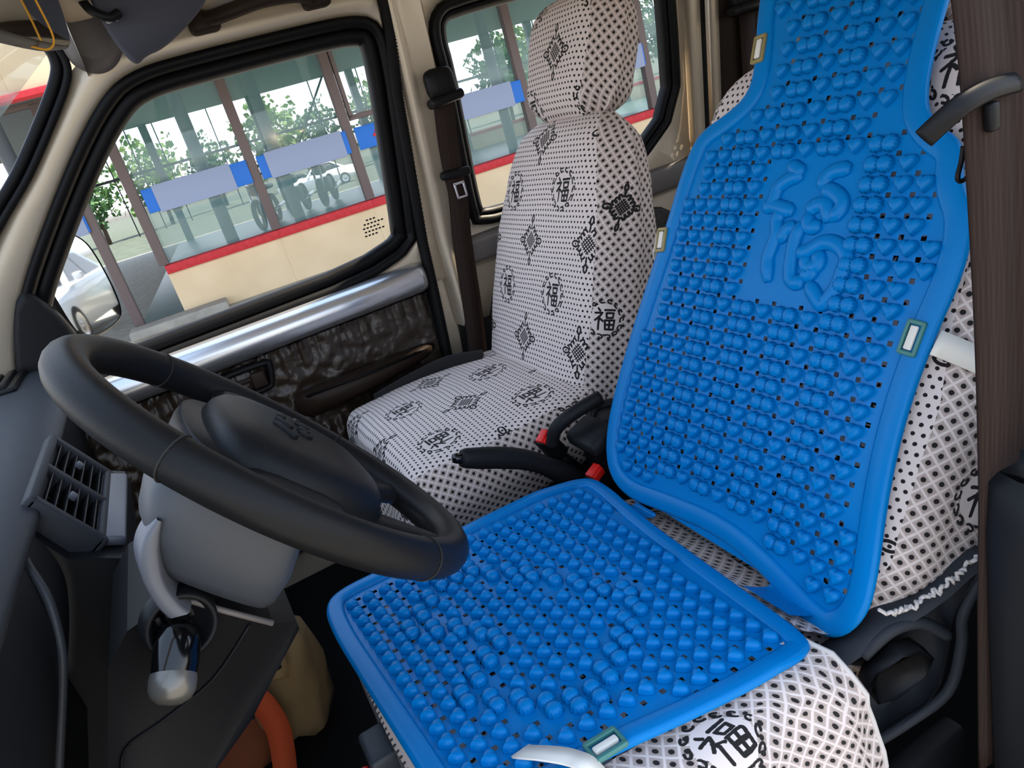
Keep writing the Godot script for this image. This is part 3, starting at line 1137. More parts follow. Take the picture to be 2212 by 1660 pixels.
func pillow(parent: Node3D, o: Vector3, es: Vector3, et: Vector3, ed: Vector3, keys: Array, r: float, crown: float, uv_shift: Vector2, rough_seed: int, called := "", round_low := 0.03, round_high := 0.06) -> void:
	# keys: [t, half width, depth, offset of the face along ed, shift along es]
	var nz := FastNoiseLite.new()
	nz.seed = rough_seed
	nz.frequency = 7.0
	var t0: float = keys[0][0]
	var t1: float = keys[-1][0]
	var ts := []
	for i in 7:
		ts.append(t0 + round_low * (1.0 - cos(PI / 2 * i / 6.0)))
	for i in range(1, 20):
		ts.append(lerpf(t0 + round_low, t1 - round_high, i / 20.0))
	for i in 9:
		ts.append(t1 - round_high + round_high * sin(PI / 2 * i / 8.0))
	var rows := []
	var uvs := []
	var sense := -1.0 if ed.y < -0.9 else 1.0      # keep the print unmirrored on a lying cushion
	for t in ts:
		var k := 0
		while k < keys.size() - 2 and t > keys[k + 1][0]:
			k += 1
		var f: float = clampf((t - keys[k][0]) / (keys[k + 1][0] - keys[k][0]), 0.0, 1.0)
		f = f * f * (3.0 - 2.0 * f) * 0.5 + f * 0.5
		var w: float = lerpf(keys[k][1], keys[k + 1][1], f)
		var d: float = lerpf(keys[k][2], keys[k + 1][2], f)
		var off: float = lerpf(keys[k][3], keys[k + 1][3], f)
		var sh: float = lerpf(keys[k][4], keys[k + 1][4], f)
		var q := 0.0
		var rr := 0.0
		if t < t0 + round_low:
			q = 1.0 - (t - t0) / round_low
			rr = round_low
		elif t > t1 - round_high:
			q = 1.0 - (t1 - t) / round_high
			rr = round_high
		var sink := 1.0 - sqrt(max(0.0, 1.0 - q * q))
		var w2 = w - min(rr, w * 0.95) * sink
		var d2 = d - 2.0 * min(rr, d * 0.47) * sink
		var loop := section(w2, max(d2, 0.004), r, crown * (1.0 - sink))
		var row := []
		var urow := []
		var run := 0.0
		for i in loop.size():
			var p: Vector2 = loop[i]
			if i > 0:
				run += p.distance_to(loop[i - 1])
			var world = o + es * (p.x + sh) + et * t + ed * (off + p.y + (d - d2) * 0.5)
			var bump := 0.0035 * nz.get_noise_3dv(world)
			world += bump * Vector3(1, 0.4, 1)
			row.append(world)
			urow.append(Vector2(sense * (run - w2) / CLOTH + uv_shift.x, (t1 - t) / CLOTH + uv_shift.y))
		row.append(row[0])
		urow.append(Vector2(sense * (run + 0.01 - w2) / CLOTH + uv_shift.x, urow[0].y))
		rows.append(row)
		uvs.append(urow)
	var front := begin()
	var side := begin()
	var fr := []
	var fu := []
	var sr := []
	var su := []
	var seam := 12
	for i in rows.size():
		var n: int = rows[i].size()
		var a: Array = rows[i].slice(n - 3, n - 1)
		a.append_array(rows[i].slice(0, seam + 1))
		fr.append(a)
		var ua := []
		for p in uvs[i].slice(n - 3, n - 1):
			ua.append(Vector2(uvs[i][0].x - (uvs[i][n - 1].x - p.x), p.y))
		ua.append_array(uvs[i].slice(0, seam + 1))
		fu.append(ua)
		sr.append(rows[i].slice(seam, n - 2))
		su.append(uvs[i].slice(seam, n - 2))
	grid(front, fr, false, fu)
	grid(side, sr, false, su)
	var lo: Array = rows[0].slice(0, rows[0].size() - 1)
	var hi: Array = rows[-1].slice(0, rows[-1].size() - 1)
	cap(side, lo, true)
	cap(side, hi)
	part(called + "_front_cover", front, mats.fabric, parent)
	part(called + "_side_cover", side, mats.fabric_side, parent)

func sheet(st: SurfaceTool, rows: Array, width_m: float, uv_shift := Vector2.ZERO, sense := 1.0) -> void:
	var uvs := []
	for j in rows.size():
		var u := []
		var run := 0.0
		for i in rows[j].size():
			if i > 0:
				run += rows[j][i].distance_to(rows[j][i - 1])
			u.append(Vector2(sense * run / CLOTH, j * width_m / CLOTH) + uv_shift)
		uvs.append(u)
	grid(st, rows, false, uvs)

func build_seats() -> void:
	# passenger seat
	var p := thing("passenger_seat", "far front seat in pale dotted cover, facing the dark door trim", "seat", Vector3(0.45, 0.5, -1.36))
	var et := Vector3(0.363, 0.932, 0).normalized()
	var ed := Vector3(0.932, -0.363, 0).normalized()
	var o := Vector3(0.552, 0.80, -1.36)
	pillow(p, o, Vector3(0, 0, 1), et, ed, [[-0.03, 0.200, 0.13, 0.010, 0.0], [0.08, 0.228, 0.15, 0.0, 0.0], [0.22, 0.240, 0.155, 0.0, 0.0], [0.36, 0.232, 0.150, 0.0, 0.0], [0.48, 0.205, 0.135, 0.004, 0.004], [0.56, 0.180, 0.12, 0.010, 0.006], [0.605, 0.165, 0.10, 0.018, 0.006]], 0.05, 0.012, Vector2(0.27, 0.50), 21, "backrest", 0.05, 0.07)
	pillow(p, o + ed * 0.006, Vector3(0, 0, 1), et, ed, [[0.592, 0.110, 0.105, 0.0, 0.008], [0.65, 0.132, 0.125, -0.006, 0.008], [0.74, 0.138, 0.125, -0.006, 0.008], [0.83, 0.124, 0.105, 0.0, 0.008]], 0.045, 0.010, Vector2(0.175, 0.325), 22, "headrest", 0.045, 0.055)
	pillow(p, Vector3(0.66, 0.878, -1.36), Vector3(0, 0, 1), Vector3(-1, 0.02, 0).normalized(), Vector3(0, -1, 0), [[0.0, 0.22, 0.10, 0.0, 0.0], [0.12, 0.245, 0.14, -0.002, 0.0], [0.30, 0.25, 0.15, 0.004, 0.0], [0.455, 0.238, 0.14, 0.010, 0.0]], 0.035, 0.014, Vector2(0.18, 0.62), 23, "cushion", 0.03, 0.04)
	var st := begin()
	var rows := []
	for j in 9:
		var row := []
		for i in 25:
			var u := i / 24.0
			var z := lerpf(-1.59, -1.115, u)
			row.append(Vector3(0.207 - 0.004 * j + 0.007 * sin(u * 22.0) * j / 8.0 + 0.010 * (pow(2.0 * u - 1.0, 4.0)), 0.845 - 0.021 * j - (0.012 * sin(u * 9.0) if j == 8 else 0.0), z))
		rows.append(row)
	sheet(st, rows, 0.021, Vector2(0.25, 0.35))
	part("front_skirt", st, mats.fabric_side, p)
	st = begin()
	rbox(st, Vector3(0.44, 0.64, -1.36), Vector3(0.42, 0.26, 0.44), 0.03)
	part("seat_base", st, mats.plastic, p)
	st = begin()
	for z in [-1.40, -1.28]:
		tube(st, [o + et * 0.59 + ed * 0.06 + Vector3(0, 0, z + 1.36), o + et * 0.66 + ed * 0.06 + Vector3(0, 0, z + 1.36)], 0.006, 8)
	part("headrest_rod", st, mats.chrome, p)
	# raised welt along the far side of the cushion
	st = begin()
	var welt := spline(v3s([[0.30, 0.872, -1.592], [0.40, 0.885, -1.590], [0.48, 0.898, -1.560], [0.55, 0.892, -1.52]]), 6)
	tube(st, welt, 0.016, 8)
	part("cover_fold", st, mats.fabric_side, p)

	# driver seat
	var d := thing("driver_seat", "near front seat in pale lattice cover beneath the blue cushion", "seat", Vector3(0.35, 0.5, -0.69))
	et = Vector3(0.495, 0.869, 0).normalized()
	ed = Vector3(0.869, -0.495, 0).normalized()
	o = Vector3(0.46, 0.80, -0.69) + ed * 0.016
	pillow(d, o, Vector3(0, 0, 1), et, ed, [[0.012, 0.225, 0.10, 0.0, 0.0], [0.10, 0.262, 0.17, 0.0, 0.0], [0.26, 0.262, 0.19, 0.0, 0.002], [0.42, 0.250, 0.17, 0.0, 0.004], [0.54, 0.246, 0.14, 0.004, 0.0], [0.63, 0.236, 0.12, 0.008, -0.002], [0.685, 0.220, 0.10, 0.012, -0.002]], 0.055, 0.0, Vector2(0.1, 0.2), 31, "backrest", 0.03, 0.08)
	pillow(d, o + ed * 0.004, Vector3(0, 0, 1), et, ed, [[0.690, 0.135, 0.10, 0.0, 0.0], [0.74, 0.168, 0.12, 0.0, 0.0], [0.82, 0.172, 0.12, 0.0, 0.0], [0.92, 0.155, 0.10, 0.0, 0.0]], 0.04, 0.0, Vector2(0.1, 0.6), 32, "headrest", 0.04, 0.06)
	pillow(d, Vector3(0.56, 0.815, -0.685), Vector3(0, 0, 1), Vector3(-0.998, 0.058, 0), Vector3(-0.058, -0.998, 0), [[0.0, 0.225, 0.08, 0.055, 0.0], [0.10, 0.215, 0.10, 0.045, -0.01], [0.18, 0.232, 0.12, 0.006, -0.01], [0.34, 0.235, 0.13, 0.004, -0.01], [0.545, 0.228, 0.13, 0.012, -0.005]], 0.04, 0.0, Vector2(0.3, 0.1), 33, "cushion", 0.03, 0.04)
	# cloth visible in the gap between back and seat
	st = begin()
	rows = []
	for j in 7:
		var row := []
		for i in 21:
			var z := lerpf(-0.90, -0.482, i / 20.0)
			row.append(Vector3(0.420 + 0.013 * j, [0.836, 0.826, 0.815, 0.805, 0.797, 0.790, 0.785][j] + 0.002 * sin(z * 60.0), z))
		rows.append(row)
	sheet(st, rows, 0.012, Vector2(0.25, 0.02))
	part("gap_cloth", st, mats.fabric_side, d)
	# loose near edge of the cushion cover, hanging over the side
	var nz := FastNoiseLite.new()
	nz.seed = 9
	nz.frequency = 6.0
	st = begin()
	rows = []
	var hem := []
	for j in 13:
		var row := []
		for i in 41:
			var u := i / 40.0
			var x := lerpf(0.408, -0.02, u)
			var v := j / 12.0
			var drop := 0.155 + 0.02 * sin(u * 14.0 + 0.6) + (0.02 if u < 0.06 else 0.0)
			var start := 0.842 + 0.002 * sin(u * 11.0)
			var along := v * (0.055 + drop)
			var y := start
			var z := -0.478
			if along < 0.045:
				z += along
				y -= 0.10 * along
			else:
				var a := (along - 0.045)
				z += 0.045 + 0.030 * (1.0 - exp(-a * 30.0)) + 0.012 * nz.get_noise_2d(x * 2.0, a * 3.0)
				y -= 0.0045 + a * 0.97
			x += 0.010 * sin(v * 3.0) * (1.0 if u < 0.2 else 0.3) + 0.022 * v * (1.0 - u)
			row.append(Vector3(x, y + 0.004 * nz.get_noise_2d(x * 3.0, z * 3.0), z))
		rows.append(row)
	hem = rows[-1]
	sheet(st, rows, 0.0175, Vector2(1.13, 0.33), -1.0)
	part("side_skirt", st, mats.fabric_side, d)
	st = begin()
	tube(st, hem, 0.0028, 6)
	var edge := []
	for rw in rows:
		edge.append(rw[0])
	tube(st, edge, 0.003, 6)
	part("skirt_hem", st, mats.fabric_hem, d)
	# frayed lower edge of the back cover
	st = begin()
	var r2 := RandomNumberGenerator.new()
	r2.seed = 4
	var loopy := []
	for i in 60:
		var u := i / 59.0
		loopy.append(Vector3(lerpf(0.488, 0.600, u), 0.834 + 0.058 * u * u + 0.01 * pow(1.0 - u, 4.0) + r2.randf_range(-0.004, 0.004), -0.440 + 0.4 * (lerpf(0.488, 0.600, u) - 0.488) + r2.randf_range(-0.002, 0.004)))
	tube(st, spline(loopy, 2), 0.0022, 5)
	part("frayed_hem", st, mats.fabric_hem, d)
	# seat frame, side cover and lever
	st = begin()
	rbox(st, Vector3(0.28, 0.64, -0.69), Vector3(0.50, 0.26, 0.42), 0.03)
	part("seat_base", st, mats.plastic, d)
	st = begin()
	var trim := rounded(v2s([[0.30, 0.73], [0.429, 0.782], [0.470, 0.798], [0.505, 0.818], [0.555, 0.836], [0.597, 0.868], [0.618, 0.870], [0.605, 0.848], [0.575, 0.806], [0.571, 0.764], [0.554, 0.704], [0.508, 0.672], [0.458, 0.646], [0.30, 0.64]]), 1)
	var on := func(x, y, off): return Vector3(x, y, -0.462 + off + (x - 0.44) * 0.4)
	slab(st, trim, func(e): return on.call(e.x, e.y, -0.034), Vector3(-0.37, 0, 0.93), 0.034, 0.008)
	var cov := part("side_valance", st, mats.dash_soft, d)
	st = begin()
	slab(st, rounded(v2s([[0.461, 0.773], [0.515, 0.802], [0.540, 0.767], [0.478, 0.724]]), 1), func(e): return on.call(e.x, e.y, -0.006), Vector3(-0.37, 0, 0.93), 0.022, 0.003)
	part("recliner_lever", st, mats.plastic_grain, cov)
	st = begin()
	var ridge := []
	for e in [[0.600, 0.864], [0.592, 0.850], [0.571, 0.808], [0.567, 0.765], [0.550, 0.709], [0.503, 0.680], [0.465, 0.664]]:
		ridge.append(on.call(e[0], e[1], 0.0))
	tube(st, spline(ridge, 5), 0.006, 8)
	part("valance_ridge", st, mats.dash_soft, cov)
	st = begin()
	ridge = []
	for e in [[0.470, 0.790], [0.500, 0.812], [0.530, 0.812], [0.556, 0.785]]:
		ridge.append(on.call(e[0], e[1], -0.002))
	tube(st, spline(ridge, 5), 0.007, 8)
	part("valance_fold", st, mats.dash_soft, cov)
	st = begin()
	rbox(st, Vector3(0.36, 0.62, -0.425), Vector3(0.42, 0.06, 0.03), 0.01)
	part("seat_rail", st, mats.plastic_grain, d)
	st = begin()
	lathe(st, v2s([[0.0, 0.014], [0.010, 0.014], [0.014, 0.010], [0.016, 0.0], [0.024, 0.0]]), Vector3(0.47, 0.60, -0.41), Vector3(0, 0.6, 0.8), 16)
	part("rail_bolt", st, mats.plastic, d)
	# slide handle sticking out in front
	st = begin()
	rbox(st, Vector3(-0.002, 0.765, -0.735), Vector3(0.035, 0.03, 0.06), 0.007)
	var sh := part("slide_handle", st, mats.shroud, d)
	st = begin()
	rbox(st, Vector3(-0.030, 0.765, -0.71), Vector3(0.02, 0.018, 0.02), 0.005)
	part("handle_end", st, mats.red, sh, "red end")

# ------------------------------------------------------------------ blue massage cushion
const SLANT := 0.052      # the lattice of the seat part lies a little askew

func back_at(p: Vector2, h := 0.0) -> Vector3:
	return Vector3(0.46, 0.80, -0.69) + Vector3(0, 0, 1) * p.x + Vector3(0.4952, 0.8688, 0) * p.y + Vector3(-0.8688, 0.4952, 0) * h

func seat_at(p: Vector2, h := 0.0) -> Vector3:
	var dip := 0.012 * clampf(1.0 - p.y / 0.10, 0.0, 1.0)
	return Vector3(0.46, 0.842, -0.69) + Vector3(0, 0, 1) * p.x + Vector3(-0.9983, 0.0580, 0) * p.y + Vector3(0.058, 0.9983, 0) * (h - dip)

func span_at(loop: Array, t: float) -> Vector2:
	var lo := 1e9
	var hi := -1e9
	for i in loop.size():
		var a: Vector2 = loop[i]
		var b: Vector2 = loop[(i + 1) % loop.size()]
		if (a.y - t) * (b.y - t) <= 0.0 and absf(a.y - b.y) > 1e-9:
			var s := lerpf(a.x, b.x, (t - a.y) / (b.y - a.y))
			lo = min(lo, s)
			hi = max(hi, s)
	return Vector2(lo, hi)

func perforated(loop: Array, rows: Array, place: Callable) -> SurfaceTool:
	# rows: [t, [s of each hole]]; the sheet is laid in strips, and a strip with holes is laid between them
	var st := begin()
	var lo := 1e9
	var hi := -1e9
	for p in loop:
		lo = min(lo, p.y)
		hi = max(hi, p.y)
	var cuts := [lo + 0.0005]
	for r in rows:
		cuts.append(r[0] - 0.0029)
		cuts.append(r[0] + 0.0029)
	cuts.append(hi - 0.0005)
	cuts.sort()
	for c in cuts.size() - 1:
		var holes := []
		for r in rows:
			if absf(r[0] - (cuts[c] + cuts[c + 1]) * 0.5) < 0.001:
				holes = r[1]
		var steps: int = max(1, int(ceil((cuts[c + 1] - cuts[c]) / 0.007)))
		for k in steps:
			var ta := lerpf(cuts[c], cuts[c + 1], float(k) / steps)
			var tb := lerpf(cuts[c], cuts[c + 1], float(k + 1) / steps)
			var sa := span_at(loop, ta)
			var sb := span_at(loop, tb)
			if sa.x > sa.y or sb.x > sb.y:
				continue
			var xa := [sa.x]
			var xb := [sb.x]
			var hs: Array = holes.duplicate()
			hs.sort()
			for s in hs:
				if s - 0.004 > max(sa.x, sb.x) and s + 0.004 < min(sa.y, sb.y):
					for e in [-0.0031, 0.0031]:
						xa.append(s + e)
						xb.append(s + e)
			xa.append(sa.y)
			xb.append(sb.y)
			for i in range(0, xa.size(), 2):
				quad(st, place.call(Vector2(xa[i], ta)), place.call(Vector2(xa[i + 1], ta)), place.call(Vector2(xb[i + 1], tb)), place.call(Vector2(xb[i], tb)))
	return st

func dome(outline: Array, high: float) -> ArrayMesh:
	var st := begin()
	var rows := []
	for q in [[1.0, -0.001], [0.96, 0.42], [0.86, 0.72], [0.64, 0.92], [0.34, 1.0]]:
		var row := []
		for p in outline:
			row.append(Vector3(p.x * q[0], p.y * q[0], high * q[1]))
		rows.append(row)
	grid(st, rows, true)
	cap(st, rows[-1])
	return finish(st)

func heart_mesh(size: float, high: float) -> ArrayMesh:
	var o := []
	for k in 18:
		var a := TAU * k / 18.0
		var x := 16.0 * pow(sin(a), 3.0)
		var y := 13.0 * cos(a) - 5.0 * cos(2 * a) - 2.0 * cos(3 * a) - cos(4 * a)
		var h := Vector2(x, y + 2.0) / 30.0
		o.append(h.lerp(h.normalized() * 0.47, 0.30) * size)
	return dome(o, high)

func flower_mesh(size: float, high: float) -> ArrayMesh:
	var st := begin()
	for c in [-0.46, 0.46]:
		var rows := []
		for q in [[1.0, -0.001], [0.98, 0.5], [0.84, 0.80], [0.5, 0.96], [0.2, 1.0]]:
			var row := []
			for k in 24:
				var a := TAU * k / 24.0
				var r = size * 0.5 * q[0] * (1.0 + (0.13 if k % 2 == 0 else -0.09) * q[0])
				row.append(Vector3(c * size + cos(a) * r, sin(a) * r, high * q[1]))
			rows.append(row)
		grid(st, rows, true)
		cap(st, rows[-1])
	return finish(st)

func rim(loop: Array, place: Callable, wide: float) -> SurfaceTool:
	var st := begin()
	var rows := []
	for q in [[0.0, -0.003], [-0.0012, 0.001], [0.001, 0.0045], [0.004, 0.0058], [wide - 0.004, 0.0050], [wide - 0.001, 0.0032], [wide, 0.0]]:
		var row := []
		for p in inset(loop, q[0]):
			row.append(place.call(p, q[1]))
		rows.append(row)
	grid(st, rows, true)
	return st

func inside(loop: Array, p: Vector2, margin: float) -> bool:
	if not Geometry2D.is_point_in_polygon(p, PackedVector2Array(loop)):
		return false
	for i in loop.size():
		var q := Geometry2D.get_closest_point_to_segment(p, loop[i], loop[(i + 1) % loop.size()])
		if q.distance_to(p) < margin:
			return false
	return true

func build_massage_cushion() -> void:
	var c := thing("massage_cushion", "bright blue plastic massage cushion with heart bumps laid over the driver seat", "seat cushion", Vector3(0.3, 0.84, -0.69))
	var back := resample(rounded(v2s([[-0.10, 0.030], [-0.175, 0.020], [-0.232, 0.040], [-0.258, 0.09], [-0.262, 0.16], [-0.252, 0.26], [-0.238, 0.35], [-0.224, 0.43], [-0.214, 0.52], [-0.196, 0.567], [-0.142, 0.590], [-0.112, 0.612], [-0.112, 0.650], [-0.130, 0.715], [-0.136, 0.80], [-0.12, 0.845], [0.0, 0.855], [0.12, 0.845], [0.146, 0.80], [0.147, 0.70], [0.144, 0.62], [0.152, 0.566], [0.175, 0.543], [0.205, 0.526], [0.212, 0.49], [0.236, 0.455], [0.240, 0.40], [0.228, 0.33], [0.222, 0.25], [0.226, 0.17], [0.238, 0.09], [0.240, 0.045], [0.222, 0.008], [0.19, -0.004], [0.12, 0.020], [0.03, 0.042]]), 2), 260)
	var seat := resample(rounded(v2s([[-0.12, 0.016], [-0.21, 0.002], [-0.252, 0.008], [-0.262, 0.06], [-0.256, 0.22], [-0.240, 0.36], [-0.238, 0.425], [-0.215, 0.452], [-0.15, 0.456], [-0.05, 0.450], [0.10, 0.440], [0.17, 0.436], [0.205, 0.425], [0.213, 0.38], [0.218, 0.29], [0.233, 0.20], [0.242, 0.12], [0.240, 0.055], [0.215, 0.042], [0.12, 0.036], [0.03, 0.030], [-0.05, 0.024]]), 2), 220)
	var heart := heart_mesh(0.0185, 0.0098)
	var heart_back := heart_mesh(0.0200, 0.0095)
	var flower := flower_mesh(0.0180, 0.0095)
	var hearts := []     # [transform, mesh, on the seat?]
	var flowers := []
	var holes_b := []
	var holes_s := []
	# --- back: rows of hearts and scalloped pairs
	var bb := Basis(Vector3(0, 0, 1), Vector3(0.4952, 0.8688, 0), Vector3(-0.8688, 0.4952, 0))
	var ts := []
	for j in 24:
		ts.append(0.044 + j * 0.0221)
	for j in 10:
		ts.append(0.579 + j * 0.0268)
	for ti in ts.size():
		var t: float = ts[ti]
		var mid := 0.004 + (0.006 if t > 0.35 else 0.0)
		var hole_row := []
		var list := []
		list.append([mid, 0])
		for sg in [-1.0, 1.0]:
			list.append([mid + sg * 0.0355, 1])
			list.append([mid + sg * 0.071, 0])
			list.append([mid + sg * 0.1065, 1])
			for k in 4:
				list.append([mid + sg * (0.142 + 0.0256 * k), 0])
			if t > 0.56:
				list.append([mid + sg * 0.0966, 0])
		for e in list:
			var s: float = e[0]
			if t > 0.56 and absf(s - mid) > 0.1 and absf(absf(s - mid) - 0.0966) > 0.004:
				continue
			var p := Vector2(s, t + (0.004 if ti % 2 == 0 else -0.0) * 0.0)
			var big: bool = e[1] == 1
			if not inside(back, p, 0.042 if big else 0.0345):
				continue
			if t > 0.338 and t < 0.528 and s > -0.052 and s < 0.096 + (0.02 if t < 0.43 else 0.0):
				continue
			var tr := Transform3D(bb, back_at(p, 0.0005))
			if big:
				flowers.append(tr)
				hole_row.append(s + 0.0195)
			else:
				hearts.append([tr, heart_back])
				hole_row.append(s + 0.0126)
		if hole_row.size() > 0:
			holes_b.append([t + 0.0112, hole_row])
	# --- seat: an even lattice of hearts, with scalloped pairs tracing one large heart
	var sb := Basis(Vector3(0, 0, 1), Vector3(0.9983, -0.058, 0), Vector3(0.058, 0.9983, 0))
	var sbf := Basis(Vector3(0, 0, -1), Vector3(-0.9983, 0.058, 0), Vector3(0.058, 0.9983, 0))
	var big_heart := v2s([[5.6, 2.1], [4.7, 3.1], [3.75, 4.0], [2.8, 5.0], [2.75, 6.0], [2.85, 7.0], [4.1, 7.7], [4.7, 8.7], [5.9, 9.4], [7.1, 10.2], [8.5, 11.0], [9.75, 11.7], [10.9, 12.6], [12.3, 12.2], [13.0, 11.2], [13.7, 10.3], [14.4, 9.4], [15.1, 8.4], [15.8, 7.4], [15.6, 6.4], [15.1, 5.4], [14.1, 4.5], [13.2, 3.5], [12.1, 2.5], [11.2, 3.5], [10.4, 4.5], [9.5, 5.5], [8.3, 5.0], [7.3, 4.2], [6.5, 3.2]])
	for q in big_heart:
		var p := Vector2(-0.210 + q.x * 0.0228, 0.422 - q.y * 0.0225)
		flowers.append(Transform3D(sbf, seat_at(p, 0.0005)))
	for j in 17:
		var hole_row := []
		for i in 21:
			var p := Vector2(-0.2115 + i * 0.0229, 0.420 - j * 0.0232)
			hole_row.append(p.x + 0.0114)
			p.y -= SLANT * (p.x + 0.19)
			if not inside(seat, p, 0.0320):
				continue
			var near_flower := false
			for q in big_heart:
				var f := Vector2(-0.210 + q.x * 0.0228, 0.422 - q.y * 0.0225)
				if absf(f.x - p.x) < 0.0215 and absf(f.y - p.y) < 0.0135:
					near_flower = true
			if near_flower:
				continue
			hearts.append([Transform3D(sb, seat_at(p, 0.0005)), heart])
		holes_s.append([0.420 - (j + 0.5) * 0.0232, hole_row])
	var slanted := []
	for q in inset(seat, 0.004):
		slanted.append(Vector2(q.x, q.y + SLANT * (q.x + 0.19)))
	var sheet_b := part("back_sheet", perforated(inset(back, 0.004), holes_b, back_at), mats.blue, c)
	var sheet_s := part("seat_sheet", perforated(slanted, holes_s, func(q): return seat_at(Vector2(q.x, q.y - SLANT * (q.x + 0.19)))), mats.blue, c)
	part("back_border", rim(back, back_at, 0.0265), mats.blue, sheet_b)
	part("seat_border", rim(seat, seat_at, 0.0225), mats.blue, sheet_s)
	# the bumps: the 300 nearest hearts one by one, the rest joined
	hearts.sort_custom(func(a, b): return a[0].origin.distance_squared_to(Vector3(0, 1.42, 0)) < b[0].origin.distance_squared_to(Vector3(0, 1.42, 0)))
	var rest := SurfaceTool.new()
	rest.begin(Mesh.PRIMITIVE_TRIANGLES)
	for i in hearts.size():
		var tr: Transform3D = hearts[i][0]
		if i < 300:
			placed("heart_bump", hearts[i][1], mats.blue, c, tr)
		else:
			rest.append_from(hearts[i][1], 0, tr)
	var rest_part := part("upper_heart_bumps", rest.commit(), mats.blue, c)
	rest_part.set_meta("kind", "stuff")
	for tr in flowers:
		placed("flower_bump", flower, mats.blue, c, tr)
	# raised character for good fortune on the back
	for s in [[[-0.012, 0.514], [0.003, 0.507], [0.014, 0.501]], [[0.014, 0.501], [-0.005, 0.496], [-0.02, 0.486], [-0.023, 0.474], [-0.025, 0.465], [-0.037, 0.458]], [[-0.037, 0.458], [-0.024, 0.463], [-0.006, 0.46], [0.013, 0.455]], [[-0.005, 0.458], [-0.01, 0.445], [-0.005, 0.429], [-0.008, 0.411], [-0.01, 0.395], [-0.001, 0.368]], [[0.021, 0.441], [0.009, 0.432], [0.002, 0.418]], [[0.081, 0.505], [0.062, 0.504], [0.05, 0.496], [0.046, 0.482]], [[0.049, 0.48], [0.062, 0.48], [0.079, 0.47], [0.081, 0.459], [0.069, 0.448]], [[0.036, 0.454], [0.044, 0.463], [0.06, 0.463], [0.068, 0.444]], [[0.036, 0.454], [0.042, 0.439], [0.059, 0.44]], [[0.031, 0.443], [0.026, 0.423], [0.027, 0.402], [0.032, 0.378], [0.043, 0.371], [0.053, 0.377]], [[0.034, 0.406], [0.05, 0.41], [0.07, 0.421], [0.091, 0.418], [0.105, 0.406], [0.105, 0.39], [0.101, 0.369], [0.089, 0.351], [0.077, 0.358], [0.061, 0.373]], [[0.047, 0.405], [0.053, 0.392], [0.066, 0.393], [0.069, 0.4], [0.061, 0.408]], [[0.066, 0.393], [0.059, 0.382], [0.049, 0.386]]]:
		var pts := []
		var rad := []
		var line := spline(v2s(s), 6)
		for i in line.size():
			pts.append(back_at(line[i], 0.001))
			var e: float = min(1.0, 0.55 + 0.9 * min(i, line.size() - 1 - i) / 6.0)
			rad.append(0.0098 * e)
		var st := begin()
		tube(st, pts, rad, 12, true, Vector2(0.72, 1.0), Vector3(-0.8688, 0.4952, 0))
		part("character_stroke", st, mats.blue, c)
	# hinge tabs joining the two sheets
	for s in [[-0.155, -0.105], [0.115, 0.185]]:
		var st := begin()
		var rows := []
		for k in 7:
			var f := k / 6.0
			var row := []
			for i in 5:
				var x := lerpf(s[0], s[1], i / 4.0)
				var a := seat_at(Vector2(x, 0.030), 0.002)
				var b := back_at(Vector2(x, 0.022), 0.002)
				row.append(a.lerp(b, f) + Vector3(0.012, -0.012, 0) * sin(PI * f))
			rows.append(row)
		grid(st, rows)
		part("hinge_tab", st, mats.blue, c)
	# strap clips
	for e in [[-0.108, 0.667, 0.10, true], [-0.224, 0.410, 0.12, true], [0.211, 0.330, -0.10, false], [0.021, 0.026, 1.45, false]]:
		var b2 := bb.rotated(bb.z, e[2])
		if e[1] < 0.1:
			continue
		var st := begin()
		var at := back_at(Vector2(e[0], e[1]), 0.007)
		for k in [-1.0, 1.0]:
			rbox(st, at + b2.x * k * 0.0085, Vector3(0.004, 0.036, 0.005), 0.0015, b2)
			rbox(st, at + b2.y * k * 0.016, Vector3(0.018, 0.005, 0.005), 0.0015, b2)
		var clip := part("strap_clip", st, mats.clip_gold if e[3] else mats.clip, c)
		st = begin()
		rbox(st, at + b2.z * 0.001, Vector3(0.0085, 0.025, 0.004), 0.0015, b2)
		part("strap_end", st, mats.white, clip)
	var st2 := begin()
	var cb := sbf.rotated(sbf.y, 0.0)
	var cat := seat_at(Vector2(0.214, 0.286), 0.008)
	for k in [-1.0, 1.0]:
		rbox(st2, cat + cb.x * k * 0.010, Vector3(0.005, 0.034, 0.006), 0.0015, cb)
		rbox(st2, cat + cb.y * k * 0.016, Vector3(0.024, 0.004, 0.005), 0.0015, cb)
	var clip2 := part("strap_clip", st2, mats.clip, c)
	st2 = begin()
	rbox(st2, cat, Vector3(0.008, 0.026, 0.005), 0.002, cb)
	part("strap_end", st2, mats.white, clip2)
	# white elastic straps
	var st3 := begin()
	ribbon(st3, spline([back_at(Vector2(0.232, 0.330), 0.0), Vector3(0.660, 1.050, -0.425), Vector3(0.70, 1.00, -0.405), Vector3(0.735, 0.955, -0.40)], 6), Vector3(-0.3, -0.8, 0.2), 0.026, 0.002)
	part("elastic_strap", st3, mats.white, c, "white elastic strap")
	st3 = begin()
	ribbon(st3, spline([back_at(Vector2(-0.226, 0.408), 0.003), back_at(Vector2(-0.250, 0.404), -0.004), back_at(Vector2(-0.262, 0.385), -0.03)], 5), Vector3(0.4, 0.87, 0), 0.026, 0.002)
	part("elastic_strap", st3, mats.white, c, "white elastic strap")
	st3 = begin()
